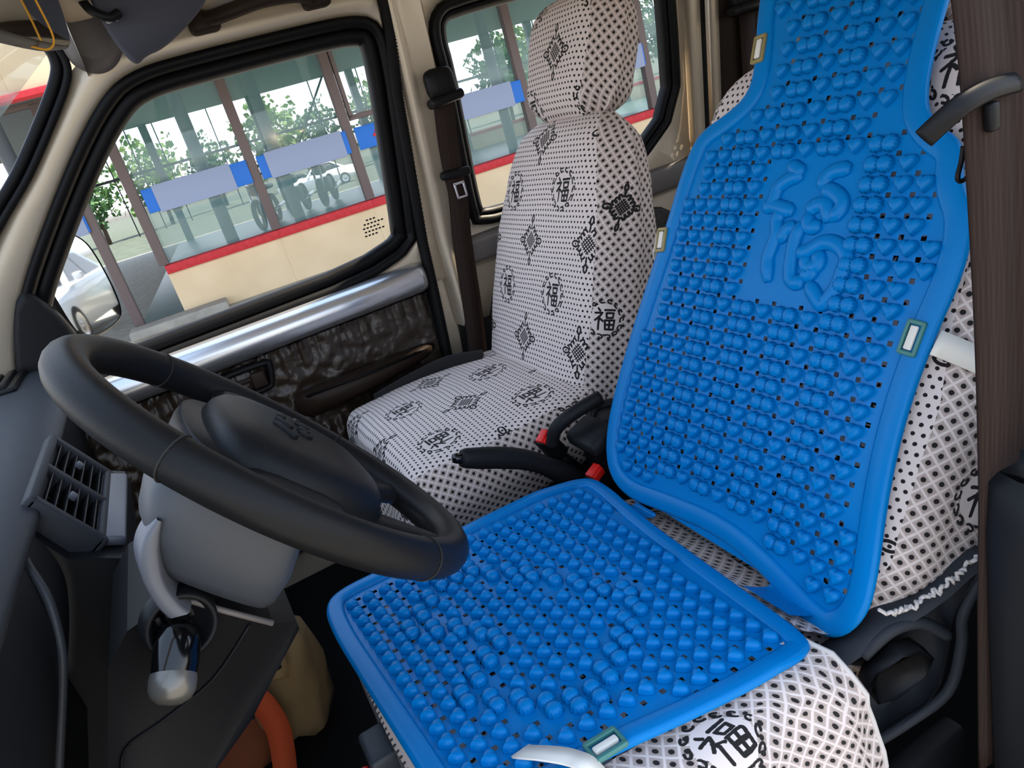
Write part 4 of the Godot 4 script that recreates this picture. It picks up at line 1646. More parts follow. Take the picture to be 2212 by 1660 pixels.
	ribbon(st3, spline([seat_at(Vector2(0.170, 0.352), 0.008), seat_at(Vector2(0.180, 0.350), 0.014), seat_at(Vector2(0.196, 0.338), 0.018), seat_at(Vector2(0.213, 0.322), 0.017), seat_at(Vector2(0.228, 0.312), 0.012), seat_at(Vector2(0.240, 0.300), -0.02)], 5), Vector3(-0.8, 0.2, 0.3), 0.020, 0.002)
	part("elastic_strap", st3, mats.white, c, "white elastic strap")

# ------------------------------------------------------------------ steering wheel and column
func local(called: String, st: SurfaceTool, m: Material, parent: Node3D, label := "") -> MeshInstance3D:
	var o := part(called, st, m, parent, label)
	o.transform = Transform3D()
	return o

func loops(st: SurfaceTool, outline: Array, keys: Array, close_top := true) -> void:   # keys: [z, scale, shift y]
	var rows := []
	for k in keys:
		var row := []
		for p in outline:
			row.append(Vector3(p.x * k[1], p.y * k[1] + k[2], k[0]))
		rows.append(row)
	grid(st, rows, true)
	if close_top:
		cap(st, rows[-1])

func build_steering() -> void:
	var centre := Vector3(0.022, 1.185, -0.66)
	var frame := Basis(Vector3(0, 0, -1), Vector3(-0.639, 0.769, 0).normalized(), Vector3(0.769, 0.639, 0).normalized())
	var col := thing("steering_column", "blue-grey steering column cover under the wheel hub", "steering column", centre)
	col.basis = frame
	var st := begin()
	var box := resample(rounded(v2s([[-0.066, -0.030], [-0.060, 0.070], [-0.040, 0.088], [0.040, 0.088], [0.060, 0.070], [0.066, -0.030], [0.045, -0.046], [-0.045, -0.046]]), 2), 48)
	loops(st, box, [[-0.022, 0.90, 0.0], [-0.030, 1.0, 0.0], [-0.060, 1.04, -0.004], [-0.085, 1.02, -0.010], [-0.110, 0.86, -0.018], [-0.120, 0.74, -0.020]])
	local("column_cover", st, mats.shroud, col)
	st = begin()
	loops(st, box, [[-0.100, 0.42, -0.004], [-0.13, 0.36, -0.002], [-0.17, 0.34, 0.0], [-0.20, 0.34, 0.0]], false)
	local("column_lower_cover", st, mats.plastic, col)
	st = begin()
	tube(st, spline(v3s([[0.05, 0.02, -0.085], [0.11, 0.04, -0.09], [0.165, 0.055, -0.085]]), 5), [0.006, 0.006, 0.006, 0.006, 0.007, 0.008, 0.009, 0.010, 0.010, 0.010, 0.008], 10)
	local("wiper_stalk", st, mats.plastic, col)

	var w := thing("steering_wheel", "black leather-grained steering wheel with domed hub", "steering wheel", centre)
	w.basis = frame
	st = begin()
	var rows := []
	for i in 97:
		var a := TAU * i / 96.0
		var row := []
		for k in 16:
			var b := TAU * k / 16.0
			var r := 0.180 + 0.0170 * cos(b)
			row.append(Vector3(cos(a) * r, sin(a) * r, 0.0172 * sin(b)))
		rows.append(row)
	grid(st, rows, true)
	var rm := local("rim", st, mats.wheel_rim, w)
	for a in [deg_to_rad(146.0), deg_to_rad(34.0), deg_to_rad(214.0), deg_to_rad(326.0)]:
		st = begin()
		var ring := []
		for k in 25:
			var b := TAU * k / 24.0
			var r := 0.180 + 0.0172 * cos(b)
			ring.append(Vector3(cos(a) * r, sin(a) * r, 0.0174 * sin(b)))
		tube(st, ring, 0.0008, 5, false)
		local("rim_seam", st, mats.stitch, rm)
	# hub
	st = begin()
	var hub := resample(rounded(v2s([[-0.098, 0.045], [-0.075, 0.082], [0.0, 0.090], [0.075, 0.082], [0.098, 0.045], [0.100, -0.02], [0.080, -0.075], [0.045, -0.108], [-0.045, -0.108], [-0.080, -0.075], [-0.100, -0.02]]), 3), 64)
	loops(st, hub, [[-0.045, 0.80, 0.0], [-0.030, 0.98, 0.0], [-0.012, 1.0, 0.0], [-0.002, 0.985, 0.0], [0.0, 0.97, 0.0]])
	local("hub_body", st, mats.wheel_hub, w)
	st = begin()
	var pad := resample(rounded(v2s([[-0.100, 0.030], [-0.078, 0.062], [0.0, 0.070], [0.078, 0.062], [0.100, 0.030], [0.102, -0.03], [0.080, -0.080], [0.04, -0.100], [-0.04, -0.100], [-0.080, -0.080], [-0.102, -0.03]]), 3), 64)
	loops(st, pad, [[-0.012, 1.01, 0.0], [0.002, 1.0, 0.0], [0.011, 0.96, 0.0], [0.018, 0.88, 0.0], [0.024, 0.72, 0.0], [0.0275, 0.45, 0.0], [0.028, 0.15, 0.0]])
	var dm := local("horn_pad", st, mats.wheel_hub, w)
	# raised emblem: two rows of slanted blocks
	for e in [[-0.034, 0.012, 0.030, 0.006, 0.5], [-0.006, 0.008, 0.022, 0.006, 0.5], [0.020, 0.006, 0.016, 0.007, -0.4], [-0.020, -0.010, 0.012, 0.009, 0.5], [-0.002, -0.012, 0.014, 0.010, -0.5], [0.016, -0.014, 0.012, 0.009, 0.5], [0.030, -0.012, 0.010, 0.006, 0.0]]:
		st = begin()
		rbox(st, Vector3(e[0], e[1], 0.0280), Vector3(e[2], e[3], 0.005), 0.001, Basis(Vector3(0, 0, 1), e[4]))
		local("emblem_stroke", st, mats.plastic, dm)
	# spokes
	for sx in [-1.0, 1.0]:
		st = begin()
		rows = []
		for k in 8:
			var u := k / 7.0
			var x := lerpf(0.070, 0.176, u)
			var hh := lerpf(0.050, 0.034, u) + 0.012 * pow(u, 6.0)
			var yc := lerpf(-0.004, 0.004, u)
			var zc := lerpf(-0.008, -0.001, u)
			var row := []
			for q in 14:
				var a := TAU * q / 14.0
				row.append(Vector3(sx * x, yc + signf(cos(a)) * pow(absf(cos(a)), 0.6) * hh, zc + signf(sin(a)) * pow(absf(sin(a)), 0.8) * 0.0115))
			rows.append(row)
		grid(st, rows, true)
		local("spoke", st, mats.wheel_hub, w)
		st = begin()
		rows = []
		for k in 7:
			var u := k / 6.0
			var p := Vector3(sx * lerpf(0.045, 0.075, u), lerpf(-0.085, -0.162, u), lerpf(-0.016, -0.004, u))
			var row := []
			for q in 12:
				var a := TAU * q / 12.0
				row.append(p + Vector3(cos(a) * lerpf(0.026, 0.017, u), 0.012 * cos(a) * sx * 0.0, sin(a) * 0.010))
			rows.append(row)
		grid(st, rows, true)
		local("lower_spoke", st, mats.wheel_hub, w)

# ------------------------------------------------------------------ between the seats, belts
func buckle(called_label: String, at: Vector3, up: Vector3, turn: float) -> void:
	var b := thing("belt_buckle", called_label, "buckle", at, "seat belt buckles")
	var y := up.normalized()
	var x := y.cross(Vector3(0, 0, 1).rotated(Vector3.UP, turn)).normalized()
	var basis_ := Basis(x, y, x.cross(y))
	var st := begin()
	rbox(st, at, Vector3(0.034, 0.066, 0.022), 0.006, basis_)
	part("housing", st, mats.plastic, b)
	st = begin()
	rbox(st, at + y * 0.033 + basis_.z * 0.002, Vector3(0.026, 0.008, 0.016), 0.002, basis_)
	rbox(st, at + y * 0.026 + basis_.z * 0.011, Vector3(0.024, 0.014, 0.004), 0.0015, basis_)
	part("release_button", st, mats.red, b, "red button")
	st = begin()
	tube(st, [at - y * 0.03, at - y * 0.10 + Vector3(0.01, 0, 0)], 0.009, 8, true, Vector2(1.2, 0.5))
	part("stalk", st, mats.plastic, b)

func build_between_seats() -> void:
	var c := thing("storage_console", "black plastic console with cup holders between the front seats", "console", Vector3(0.6, 0.5, -1.01))
	var st := begin()
	rbox(st, Vector3(0.675, 0.70, -1.022), Vector3(0.33, 0.36, 0.13), 0.04)
	part("body", st, mats.plastic, c)
	for e in [[0.560, 0.032], [0.67, 0.036]]:
		st = begin()
		lathe(st, v2s([[0.0, -0.03], [e[1] - 0.006, -0.028], [e[1] - 0.002, 0.004], [e[1] + 0.002, 0.007], [e[1] + 0.007, 0.005], [e[1] + 0.009, -0.004]]), Vector3(e[0], 0.880, -1.020), Vector3(-0.12, 1, 0.05), 28)
		part("cup_holder", st, mats.plastic_grain, c)
	st = begin()
	rbox(st, Vector3(0.508, 0.865, -1.005), Vector3(0.06, 0.03, 0.09), 0.012, Basis(Vector3(0, 0, 1), 0.35))
	part("front_lip", st, mats.dash_hard, c)
	st = begin()
	tube(st, spline(v3s([[0.455, 0.855, -1.055], [0.465, 0.885, -1.045], [0.50, 0.905, -1.03], [0.55, 0.915, -1.02]]), 5), 0.012, 8)
	part("console_rib", st, mats.dash_hard, c)
	var h := thing("handbrake_lever", "black handbrake lever lying between the front seats", "handbrake", Vector3(0.45, 0.78, -1.02))
	var pts := spline(v3s([[0.283, 0.926, -1.018], [0.312, 0.912, -1.018], [0.352, 0.893, -1.018], [0.392, 0.868, -1.018], [0.43, 0.832, -1.018], [0.47, 0.785, -1.018], [0.50, 0.74, -1.018]]), 3)
	var rad := []
	for i in pts.size():
		var u := float(i) / (pts.size() - 1)
		rad.append(0.0155 + 0.003 * sin(u * 5.0) if u < 0.62 else lerpf(0.017, 0.022, (u - 0.62) / 0.38))
	rad[0] = 0.0135
	st = begin()
	tube(st, pts, rad, 16, true, Vector2(1.0, 0.82))
	part("grip", st, mats.plastic_grain, h)
	st = begin()
	lathe(st, v2s([[0.0085, 0.0], [0.0085, 0.008], [0.007, 0.013], [0.0, 0.0145]]), pts[0], pts[0] - pts[1], 16)
	part("button", st, mats.knob_black, h)
	st = begin()
	rbox(st, Vector3(0.462, 0.735, -1.018), Vector3(0.075, 0.10, 0.06), 0.02)
	part("boot", st, mats.plastic, h)
	buckle("seat belt buckle with red button by the pale passenger cushion", Vector3(0.462, 0.842, -1.075), Vector3(-0.45, 0.9, 0.12), 0.35)
	buckle("seat belt buckle with red button behind the corner of the blue cushion", Vector3(0.486, 0.795, -0.972), Vector3(-0.35, 0.93, 0.1), 0.2)

func build_seat_belts() -> void:
	# passenger belt on the middle post
	var b := thing("seat_belt", "brown seat belt hanging on the silver post beside the far seat", "seat belt", Vector3(0.6, 0.8, -1.62), "seat belts")
	var line := []
	for p in spline(v3s([[0.655, 1.445, 0], [0.645, 1.36, 0], [0.641, 1.29, 0], [0.640, 1.235, 0], [0.618, 1.10, 0], [0.600, 0.98, 0], [0.580, 0.87, 0], [0.560, 0.775, 0], [0.556, 0.66, 0]]), 5):
		line.append(Vector3(p.x, p.y, zw(p.y) + 0.052))
	var st := begin()
	ribbon(st, line, Vector3(1, 0, 0), 0.048, 0.003)
	part("webbing", st, mats.belt, b)
	st = begin()
	rbox(st, Vector3(0.652, 1.475, zw(1.475) + 0.058), Vector3(0.066, 0.062, 0.040), 0.018)
	rbox(st, Vector3(0.655, 1.442, zw(1.442) + 0.064), Vector3(0.080, 0.022, 0.044), 0.010, Basis(Vector3(0, 0, 1), 0.1))
	part("upper_anchor", st, mats.plastic, b)
	st = begin()
	rbox(st, Vector3(0.643, 1.288, zw(1.288) + 0.058), Vector3(0.074, 0.020, 0.020), 0.008, Basis(Vector3(0, 0, 1), -0.06))
	var loop := part("slider", st, mats.plastic, b)
	st = begin()
	for e in [[-0.011, 0.0, 0.005, 0.034], [0.011, 0.0, 0.005, 0.034], [0.0, -0.0155, 0.026, 0.005], [0.0, 0.0155, 0.026, 0.006]]:
		rbox(st, Vector3(0.645 + e[0], 1.250 + e[1], zw(1.25) + 0.062), Vector3(e[2], e[3], 0.003), 0.001)
	part("tongue", st, mats.chrome, loop, "chrome belt tongue")

	# driver belt on the near post
	var d := thing("seat_belt", "brown seat belt running down beside the blue cushion", "seat belt", Vector3(0.52, 0.9, -0.335), "seat belts")
	line = spline(v3s([[0.550, 1.62, -0.372], [0.537, 1.45, -0.352], [0.529, 1.36, -0.340], [0.524, 1.29, -0.335], [0.525, 1.16, -0.335], [0.522, 1.02, -0.336], [0.519, 0.90, -0.340], [0.515, 0.70, -0.345]]), 5)
	st = begin()
	ribbon(st, line, Vector3(0.99, 0, 0.12), 0.042, 0.003)
	part("webbing", st, mats.belt, d)
	st = begin()
	var side := []
	for p in line:
		side.append(p + Vector3(0.030, 0.0, -0.012))
	ribbon(st, side, Vector3(0.75, 0, 0.65), 0.040, 0.003)
	part("doubled_webbing", st, mats.belt, d)
	st = begin()
	tube(st, spline(v3s([[0.478, 1.316, -0.350], [0.490, 1.331, -0.334], [0.515, 1.336, -0.330], [0.548, 1.334, -0.330]]), 5), 0.0050, 10, true, Vector2(1.5, 0.7))
	rbox(st, Vector3(0.520, 1.318, -0.330), Vector3(0.010, 0.020, 0.008), 0.003)
	part("slider", st, mats.plastic, d)
	st = begin()
	tube(st, spline(v3s([[0.519, 1.300, -0.350], [0.516, 1.290, -0.350], [0.511, 1.280, -0.350], [0.515, 1.276, -0.350], [0.528, 1.278, -0.350]]), 4), 0.0018, 6)
	part("hook", st, mats.plastic, d)

	# third belt far behind
	var r := thing("seat_belt", "dark seat belt with black anchor on the rear trim panel", "seat belt", Vector3(1.5, 1.2, -1.58), "seat belts")
	st = begin()
	rbox(st, Vector3(1.505, 1.485, -1.545), Vector3(0.10, 0.07, 0.05), 0.022)
	rbox(st, Vector3(1.505, 1.450, -1.540), Vector3(0.115, 0.024, 0.055), 0.010)
	part("upper_anchor", st, mats.plastic, r)
	st = begin()
	ribbon(st, [Vector3(1.510, 1.44, -1.560), Vector3(1.52, 1.20, -1.60), Vector3(1.525, 0.80, -1.61)], Vector3(1, 0, 0), 0.05, 0.003)
	part("webbing", st, mats.belt, r)
	var k := thing("coat_hook", "pair of thin silver hooks on the dark rear trim panel", "hook", Vector3(1.60, 1.46, -1.57))
	for x in [1.588, 1.602]:
		st = begin()
		tube(st, spline(v3s([[x, 1.51, -1.565], [x - 0.002, 1.45, -1.548], [x - 0.003, 1.435, -1.545], [x - 0.003, 1.43, -1.555]]), 3), 0.0028, 6)
		part("prong", st, mats.chrome, k)

func build_paper_tag() -> void:
	var t := thing("paper_tag", "small white paper tag by the foot of the near door post", "tag", Vector3(0.59, 0.67, -0.40))
	var st := begin()
	slab(st, v2s([[0.602, 0.716], [0.577, 0.686], [0.592, 0.668], [0.604, 0.684]]), func(p): return Vector3(p.x, p.y, -0.400), Vector3(0, 0, 1), 0.001)
	part("sheet", st, mats.white_tag, t)
	st = begin()
	tube(st, [Vector3(0.600, 0.714, -0.399), Vector3(0.612, 0.76, -0.397), Vector3(0.620, 0.80, -0.40)], 0.0008, 5)
	part("string", st, mats.white, t)

# ------------------------------------------------------------------ roof fittings
func build_roof_fittings() -> void:
	var v := thing("sun_visor", "dark grey sun visor folded up above the passenger door", "sun visor", Vector3(0.15, 1.7, -1.3))
	var st := begin()
	var shape := rounded(v2s([[0.064, 1.72], [0.070, 1.679], [0.082, 1.634], [0.094, 1.622], [0.110, 1.632], [0.14, 1.636], [0.19, 1.660], [0.235, 1.690], [0.252, 1.72], [0.245, 1.79], [0.07, 1.79]]), 2)
	slab(st, shape, func(p): return Vector3(p.x, p.y, -1.44 + 0.30 * (p.y - 1.62)), Vector3(0, -0.28, 0.96), 0.020, 0.006)
	part("panel", st, mats.visor, v)
	st = begin()
	tube(st, spline(v3s([[0.052, 1.725, -1.40], [0.060, 1.700, -1.39], [0.080, 1.685, -1.385], [0.096, 1.69, -1.39]]), 4), 0.007, 8)
	rbox(st, Vector3(0.055, 1.735, -1.42), Vector3(0.03, 0.03, 0.06), 0.010)
	part("pivot", st, mats.plastic, v)
	st = begin()
	rbox(st, Vector3(0.082, 1.683, -1.390), Vector3(0.018, 0.010, 0.010), 0.003)
	part("clip", st, mats.chrome, v)

	var g := thing("grab_handle", "dark brown grab handle on the beige rail above the passenger window", "handle", Vector3(0.34, 1.67, -1.57))
	st = begin()
	var pts := spline(v3s([[0.236, 1.690, -1.560], [0.250, 1.682, -1.545], [0.285, 1.684, -1.533], [0.345, 1.690, -1.528], [0.405, 1.688, -1.533], [0.440, 1.682, -1.545], [0.454, 1.690, -1.560]]), 5)
	tube(st, pts, 0.0125, 12, true, Vector2(1.1, 0.8))
	part("bar", st, mats.brown_plastic, g)
	for x in [0.238, 0.452]:
		st = begin()
		rbox(st, Vector3(x, 1.680, -1.565), Vector3(0.055, 0.036, 0.042), 0.010)
		part("mount", st, mats.brown_plastic, g)

	var m := thing("rear_view_mirror", "interior mirror with a yellow cord at the top of the windscreen", "mirror", Vector3(-0.02, 1.65, -1.1))
	var mn := Vector3(0.944, -0.135, 0.302).normalized()
	var mx := Vector3(-0.302, 0.0, 0.944).normalized()
	var my := mn.cross(mx).normalized()
	if my.y < 0:
		my = -my
	var mo := Vector3(-0.020, 1.655, -1.07)
	var face := resample(rounded(v2s([[-0.125, -0.028], [-0.10, -0.040], [0.10, -0.040], [0.125, -0.028], [0.125, 0.030], [0.10, 0.040], [-0.10, 0.040], [-0.125, 0.030]]), 2), 48)
	st = begin()
	slab(st, face, func(p): return mo + mx * p.x + my * p.y - mn * 0.024, mn, 0.024, 0.005)
	part("housing", st, mats.brown_plastic, m)
	st = begin()
	fill(st, inset(face, 0.0045), func(p): return mo + mx * p.x + my * p.y + mn * 0.0006)
	part("mirror_glass", st, mats.mirror, m)
	st = begin()
	tube(st, [mo - mn * 0.02, Vector3(0.01, 1.73, -1.05)], 0.008, 8)
	part("stalk", st, mats.plastic, m)
	st = begin()
	tube(st, spline([mo + mx * 0.02 + my * 0.06 + mn * 0.01, mo - mx * 0.02 + my * 0.01 + mn * 0.008, mo - mx * 0.04 - my * 0.030 + mn * 0.008, mo - mx * 0.03 - my * 0.044 + mn * 0.002, mo - mx * 0.02 - my * 0.040 - mn * 0.012], 5), 0.0013, 6)
	part("yellow_cord", st, mats.yellow, m, "thin yellow cord")

# ------------------------------------------------------------------ passenger footwell
func build_footwell() -> void:
	var b := thing("cloth_bag", "tan and brown cloth bag with an orange strap in the dark footwell", "bag", Vector3(-0.14, 0.5, -1.2))
	var nz := FastNoiseLite.new()
	nz.seed = 14
	nz.frequency = 8.0
	for k in 2:
		var st := begin()
		var rows := []
		var c: Vector3 = [Vector3(-0.215, 0.560, -1.22), Vector3(-0.100, 0.615, -1.20)][k]
		var s: Vector3 = [Vector3(0.13, 0.10, 0.11), Vector3(0.075, 0.125, 0.10)][k]
		for j in 13:
			var row := []
			var t := PI * j / 12.0
			for i in 24:
				var a := TAU * i / 24.0
				var dir := Vector3(sin(t) * cos(a), cos(t), sin(t) * sin(a))
				var p := c + dir * s * (1.0 + 0.22 * nz.get_noise_3dv(dir * 0.25 + c))
				p.y = max(p.y, 0.502)
				row.append(p)
			rows.append(row)
		grid(st, rows, true)
		part("body" if k == 0 else "upper_flap", st, mats.bag_brown if k == 0 else mats.canvas, b)
	var st2 := begin()
	ribbon(st2, spline(v3s([[-0.150, 0.690, -1.085], [-0.130, 0.675, -1.060], [-0.125, 0.630, -1.050], [-0.135, 0.580, -1.048], [-0.150, 0.530, -1.050]]), 5), Vector3(1, 0.2, 0), 0.036, 0.005)
	part("orange_strap", st2, mats.orange, b, "orange strap")
	st2 = begin()
	tube(st2, spline(v3s([[-0.185, 0.668, -1.075], [-0.165, 0.675, -1.060], [-0.145, 0.672, -1.055]]), 4), 0.010, 8)
	part("strap_buckle", st2, mats.black_cloth, b)
	st2 = begin()
	ribbon(st2, spline(v3s([[-0.088, 0.750, -1.130], [-0.086, 0.735, -1.105], [-0.090, 0.700, -1.090], [-0.095, 0.680, -1.088]]), 4), Vector3(1, 0, 0), 0.030, 0.002)
	part("tag", st2, mats.canvas, b)
	var txt := TextMesh.new()
	txt.text = "NNI"
	txt.font_size = 16
	txt.pixel_size = 0.0016
	txt.depth = 0.001
	var f := SystemFont.new()
	f.font_names = PackedStringArray(["Droid Sans"])
	f.font_weight = 700
	txt.font = f
	placed("lettering", txt, mats.black_cloth, b, Transform3D(Basis(Vector3(0.25, 0.95, 0.2).normalized(), Vector3(-0.9, 0.25, 0.0).normalized(), Vector3(-0.05, -0.18, 0.98).normalized()), Vector3(-0.090, 0.712, -1.085)))

# ------------------------------------------------------------------ outside
const TURN := 0.08727      # the glass hall stands five degrees off the van's axis

func hp(u: float, y: float, away: float) -> Vector3:
	return Vector3(0, y, -away) + Vector3(cos(TURN), 0, sin(TURN)) * u

func hall_basis() -> Basis:
	var ux := Vector3(cos(TURN), 0, sin(TURN))
	return Basis(ux, Vector3.UP, ux.cross(Vector3.UP))

func hbox(st: SurfaceTool, u0: float, u1: float, y0: float, y1: float, away: float, thick: float, r := 0.004) -> void:
	rbox(st, hp((u0 + u1) * 0.5, (y0 + y1) * 0.5, away), Vector3(absf(u1 - u0), absf(y1 - y0), thick), r, hall_basis())

func build_outside() -> void:
	var g := setting("ground", "pale asphalt yard around the van")
	var st := begin()
	rbox(st, Vector3(0, -0.1, 20), Vector3(160, 0.2, 54.8), 0.01)
	part("yard", st, mats.asphalt, g)
	st = begin()
	rbox(st, hp(0, 0.10, 14.0), Vector3(120, 0.30, 12.4), 0.01, hall_basis())
	part("raised_pavement", st, mats.concrete, g)
	st = begin()
	rbox(st, hp(0, -0.90, 90.0), Vector3(400, 0.2, 140.0), 0.01, hall_basis())
	part("lower_yard", st, mats.far_ground, g)

	var h := thing("glass_hall", "long glass-walled hall with cream base and red stripe beyond the van window", "building", hp(3.0, 0.25, 8.0))
	var posts := [-3.2, -2.2, -1.2, -0.40, 0.03, 1.14, 2.14, 3.13, 4.11, 4.90, 5.66, 6.7, 7.7, 8.8, 10.0, 11.2, 12.4]
	for i in posts.size() - 1:
		var a: float = posts[i]
		var b: float = posts[i + 1]
		if a > 0.0:
			st = begin()
			hbox(st, a, b, 0.25, 0.715, 8.0, 0.16)
			part("base_wall", st, mats.cream, h)
			st = begin()
			hbox(st, a, b, 0.713, 0.795, 7.985, 0.19)
			part("red_stripe", st, mats.stripe, h)
			st = begin()
			hbox(st, a + 0.03, b - 0.03, 0.80, 2.42, 8.0, 0.012, 0.002)
			part("pane", st, mats.hall_glass, h)
		st = begin()
		hbox(st, a, b, 2.40, 2.445, 7.98, 0.10)
		part("head_rail", st, mats.steel_brown, h)
		st = begin()
		hbox(st, a, b, 2.215, 2.255, 5.98, 0.16)
		part("fascia_stripe", st, mats.stripe, h)
		st = begin()
		hbox(st, a, b, 2.255, 2.62, 6.0, 0.14)
		part("fascia", st, mats.cream, h)
		st = begin()
		hbox(st, a, b, 2.445, 2.50, 7.0, 1.9)
		part("eave", st, mats.roof_grey, h)
	for i in posts.size():
		var p: float = posts[i]
		var lo := 0.25 if p < 0.02 else 0.80
		st = begin()
		hbox(st, p - 0.045, p + 0.045, lo, 2.42, 7.97, 0.10)
		part("mullion", st, mats.steel_brown, h)
	# a casement in one bay
	st = begin()
	for e in [[2.20, 2.24, 1.60, 2.30], [2.62, 2.66, 1.60, 2.30], [2.20, 2.66, 1.58, 1.63], [2.20, 2.66, 2.27, 2.32]]:
		hbox(st, e[0], e[1], e[2], e[3], 7.97, 0.06)
	part("casement", st, mats.steel_brown, h)
	# projecting step and kerb at the end of the base wall
	st = begin()
	hbox(st, -0.50, 0.42, 0.25, 0.34, 7.75, 0.30, 0.02)
	part("step", st, mats.concrete, h)
	st = begin()
	hbox(st, -3.3, 12.4, 2.98, 3.12, 14.0, 12.4)
	part("roof_slab", st, mats.roof_grey, h)
	# far side of the hall
	for i in 20:
		var a := -5.4 + 2.49 * i
		if i % 1 == 0:
			st = begin()
			hbox(st, a + 1.28 - 0.085, a + 1.28 + 0.085, 0.25, 3.1, 19.9, 0.2)
			part("far_post", st, mats.steel_grey if i % 2 == 0 else mats.steel_dark, h)
		st = begin()
		hbox(st, a, a + 2.49, 3.08, 3.5, 20.0, 0.3)
		part("far_beam", st, mats.roof_grey, h)
		st = begin()
		hbox(st, a, a + 2.49, 1.97, 2.03, 20.0, 0.05)
		part("far_rail", st, mats.steel_dark, h)
		for k in 3:
			st = begin()
			hbox(st, a + 0.62 * k + 0.25, a + 0.62 * k + 0.275, 0.65, 3.08, 20.0, 0.04)
			part("far_glazing_bar", st, mats.steel_dark, h)
		if a > 6.0 or a < -3.0:
			st = begin()
			hbox(st, a, a + 2.49, 0.25, 0.60, 20.0, 0.2)
			part("far_base_wall", st, mats.cream, h)
			st = begin()
			hbox(st, a, a + 2.49, 0.60, 0.68, 19.98, 0.22)
			part("far_red_stripe", st, mats.stripe, h)
	st = begin()
	tube(st, [hp(4.05, 1.6, 19.85), hp(5.2, 3.0, 19.85)], 0.025, 6)
	part("brace", st, mats.steel_dark, h)
	st = begin()
	hbox(st, 0.06, 30.0, 0.245, 0.258, 14.0, 11.6)
	part("hall_floor", st, mats.hall_floor, h)
	# inner columns
	for e in [[0.85, 9.6], [1.86, 10.6], [5.0, 10.4], [-0.9, 9.2]]:
		st = begin()
		tube(st, [hp(e[0], 0.25, e[1]), hp(e[0], 2.98, e[1])], 0.075, 14)
		part("inner_column", st, mats.steel_grey, h)

	# name boards on the glass
	for e in [[0.10, 1.09, 0.20, 0.93, "blue name board with a blurred grey panel, first glass bay after the opening"], [1.19, 2.10, 1.27, 2.05, "blue name board with a blurred grey panel, second glass bay"], [2.19, 3.08, 2.40, 2.40, "blue name board with a red emblem in front of the white car"], [3.20, 4.07, 3.24, 3.95, "blue name board with a blurred grey panel, behind the headrest"], [5.0, 5.62, 5.05, 5.6, "blue name board with a blurred grey panel, seen past the far backrest"], [-0.98, -0.43, -0.96, -0.45, "grey name board beside the hall opening"]]:
		var s := thing("sign_board", e[4], "sign", hp(e[0], 1.28, 7.9), "name boards on the glass hall")
		st = begin()
		hbox(st, e[0], e[1], 1.285, 1.505, 7.905, 0.012)
		part("board", st, mats.sign_blue, s)
		if e[3] > e[2]:
			st = begin()
			hbox(st, e[2], e[3], 1.27, 1.52, 7.895, 0.012)
			part("blurred_panel", st, mats.sign_grey, s)
		else:
			st = begin()
			hbox(st, 2.36, 2.44, 1.375, 1.405, 7.893, 0.01)
			hbox(st, 2.385, 2.415, 1.34, 1.44, 7.893, 0.01)
			part("emblem", st, mats.red, s, "red cross-shaped emblem")

	# cars
	sedan("white sedan parked far beyond the glass hall", hp(9.6, -0.80, 45.0), 0.0)
	sedan("white sedan standing behind the van, seen in the door mirror", Vector3(12.6, 0.0, -4.6), 0.55)
	# motorcycles inside the hall
	var names := ["black motorcycle parked nearest the white car behind the glass", "black motorcycle parked in the middle behind the glass", "dark red motorcycle parked farthest from the white car behind the glass"]
	for k in 3:
		motorcycle(names[k], hp(2.25 + 0.75 * (2 - k), 0.258, 16.0 + 0.5 * (2 - k)), 1.15, "bike_red" if k == 2 else "bike_black")
	# trees
	var spots := [[2.0, 62.0, 6.2, 0], [6.5, 66.0, 5.2, 1], [10.5, 60.0, 6.6, 0], [15.0, 64.0, 5.6, 1], [19.0, 60.0, 6.0, 0], [24.0, 66.0, 6.4, 0], [29.5, 60.0, 6.8, 1], [37.0, 70.0, 7.6, 0], [44.0, 60.0, 6.2, 1], [-2.5, 60.0, 5.6, 1], [-7.0, 62.0, 5.2, 0], [52.0, 66.0, 7.0, 0]]
	var said := ["bushy pale green tree", "darker green tree"]
	for i in spots.size():
		var e = spots[i]
		tree("%s beyond the hall, %s in the row" % [said[e[3]], ["third", "fourth", "fifth", "sixth", "seventh", "eighth", "ninth", "tenth", "eleventh", "second", "first", "twelfth"][i]], hp(e[0], -0.80, e[1]), e[2], e[3] == 1, i)
	# door mirror outside the passenger window
	var m := thing("door_mirror", "black door mirror outside the passenger window reflecting a white car", "mirror", Vector3(-0.16, 1.18, -1.80))
	var n := Vector3(0.82, 0.025, 0.57).normalized()
	var mx := Vector3(-0.57, 0.0, 0.82).normalized()
	var my := n.cross(mx).normalized()
	if my.y < 0:
		my = -my
	var mo := Vector3(-0.165, 1.292, -1.86)
	var shape := resample(rounded(v2s([[-0.085, -0.085], [-0.04, -0.108], [0.06, -0.108], [0.085, -0.085], [0.090, 0.05], [0.060, 0.100], [0.0, 0.112], [-0.055, 0.10], [-0.085, 0.06]]), 3), 60)
	st = begin()
	var rows := []
	for q in [[1.0, 0.004], [1.04, 0.0], [1.08, -0.012], [1.04, -0.04], [0.86, -0.075], [0.5, -0.095], [0.1, -0.10]]:
		var row := []
		for p in shape:
			row.append(mo + mx * p.x * q[0] + my * p.y * q[0] + n * q[1])
		rows.append(row)
	grid(st, rows, true)
	cap(st, rows[-1])
	part("housing", st, mats.plastic, m)
	st = begin()
	fill(st, inset(shape, 0.001), func(p): return mo + mx * p.x + my * p.y + n * 0.002)
	part("mirror_glass", st, mats.mirror, m)
	st = begin()
	tube(st, [mo - my * 0.09 - n * 0.04, Vector3(-0.26, 1.17, -1.70)], 0.022, 10)
	part("arm", st, mats.plastic, m)

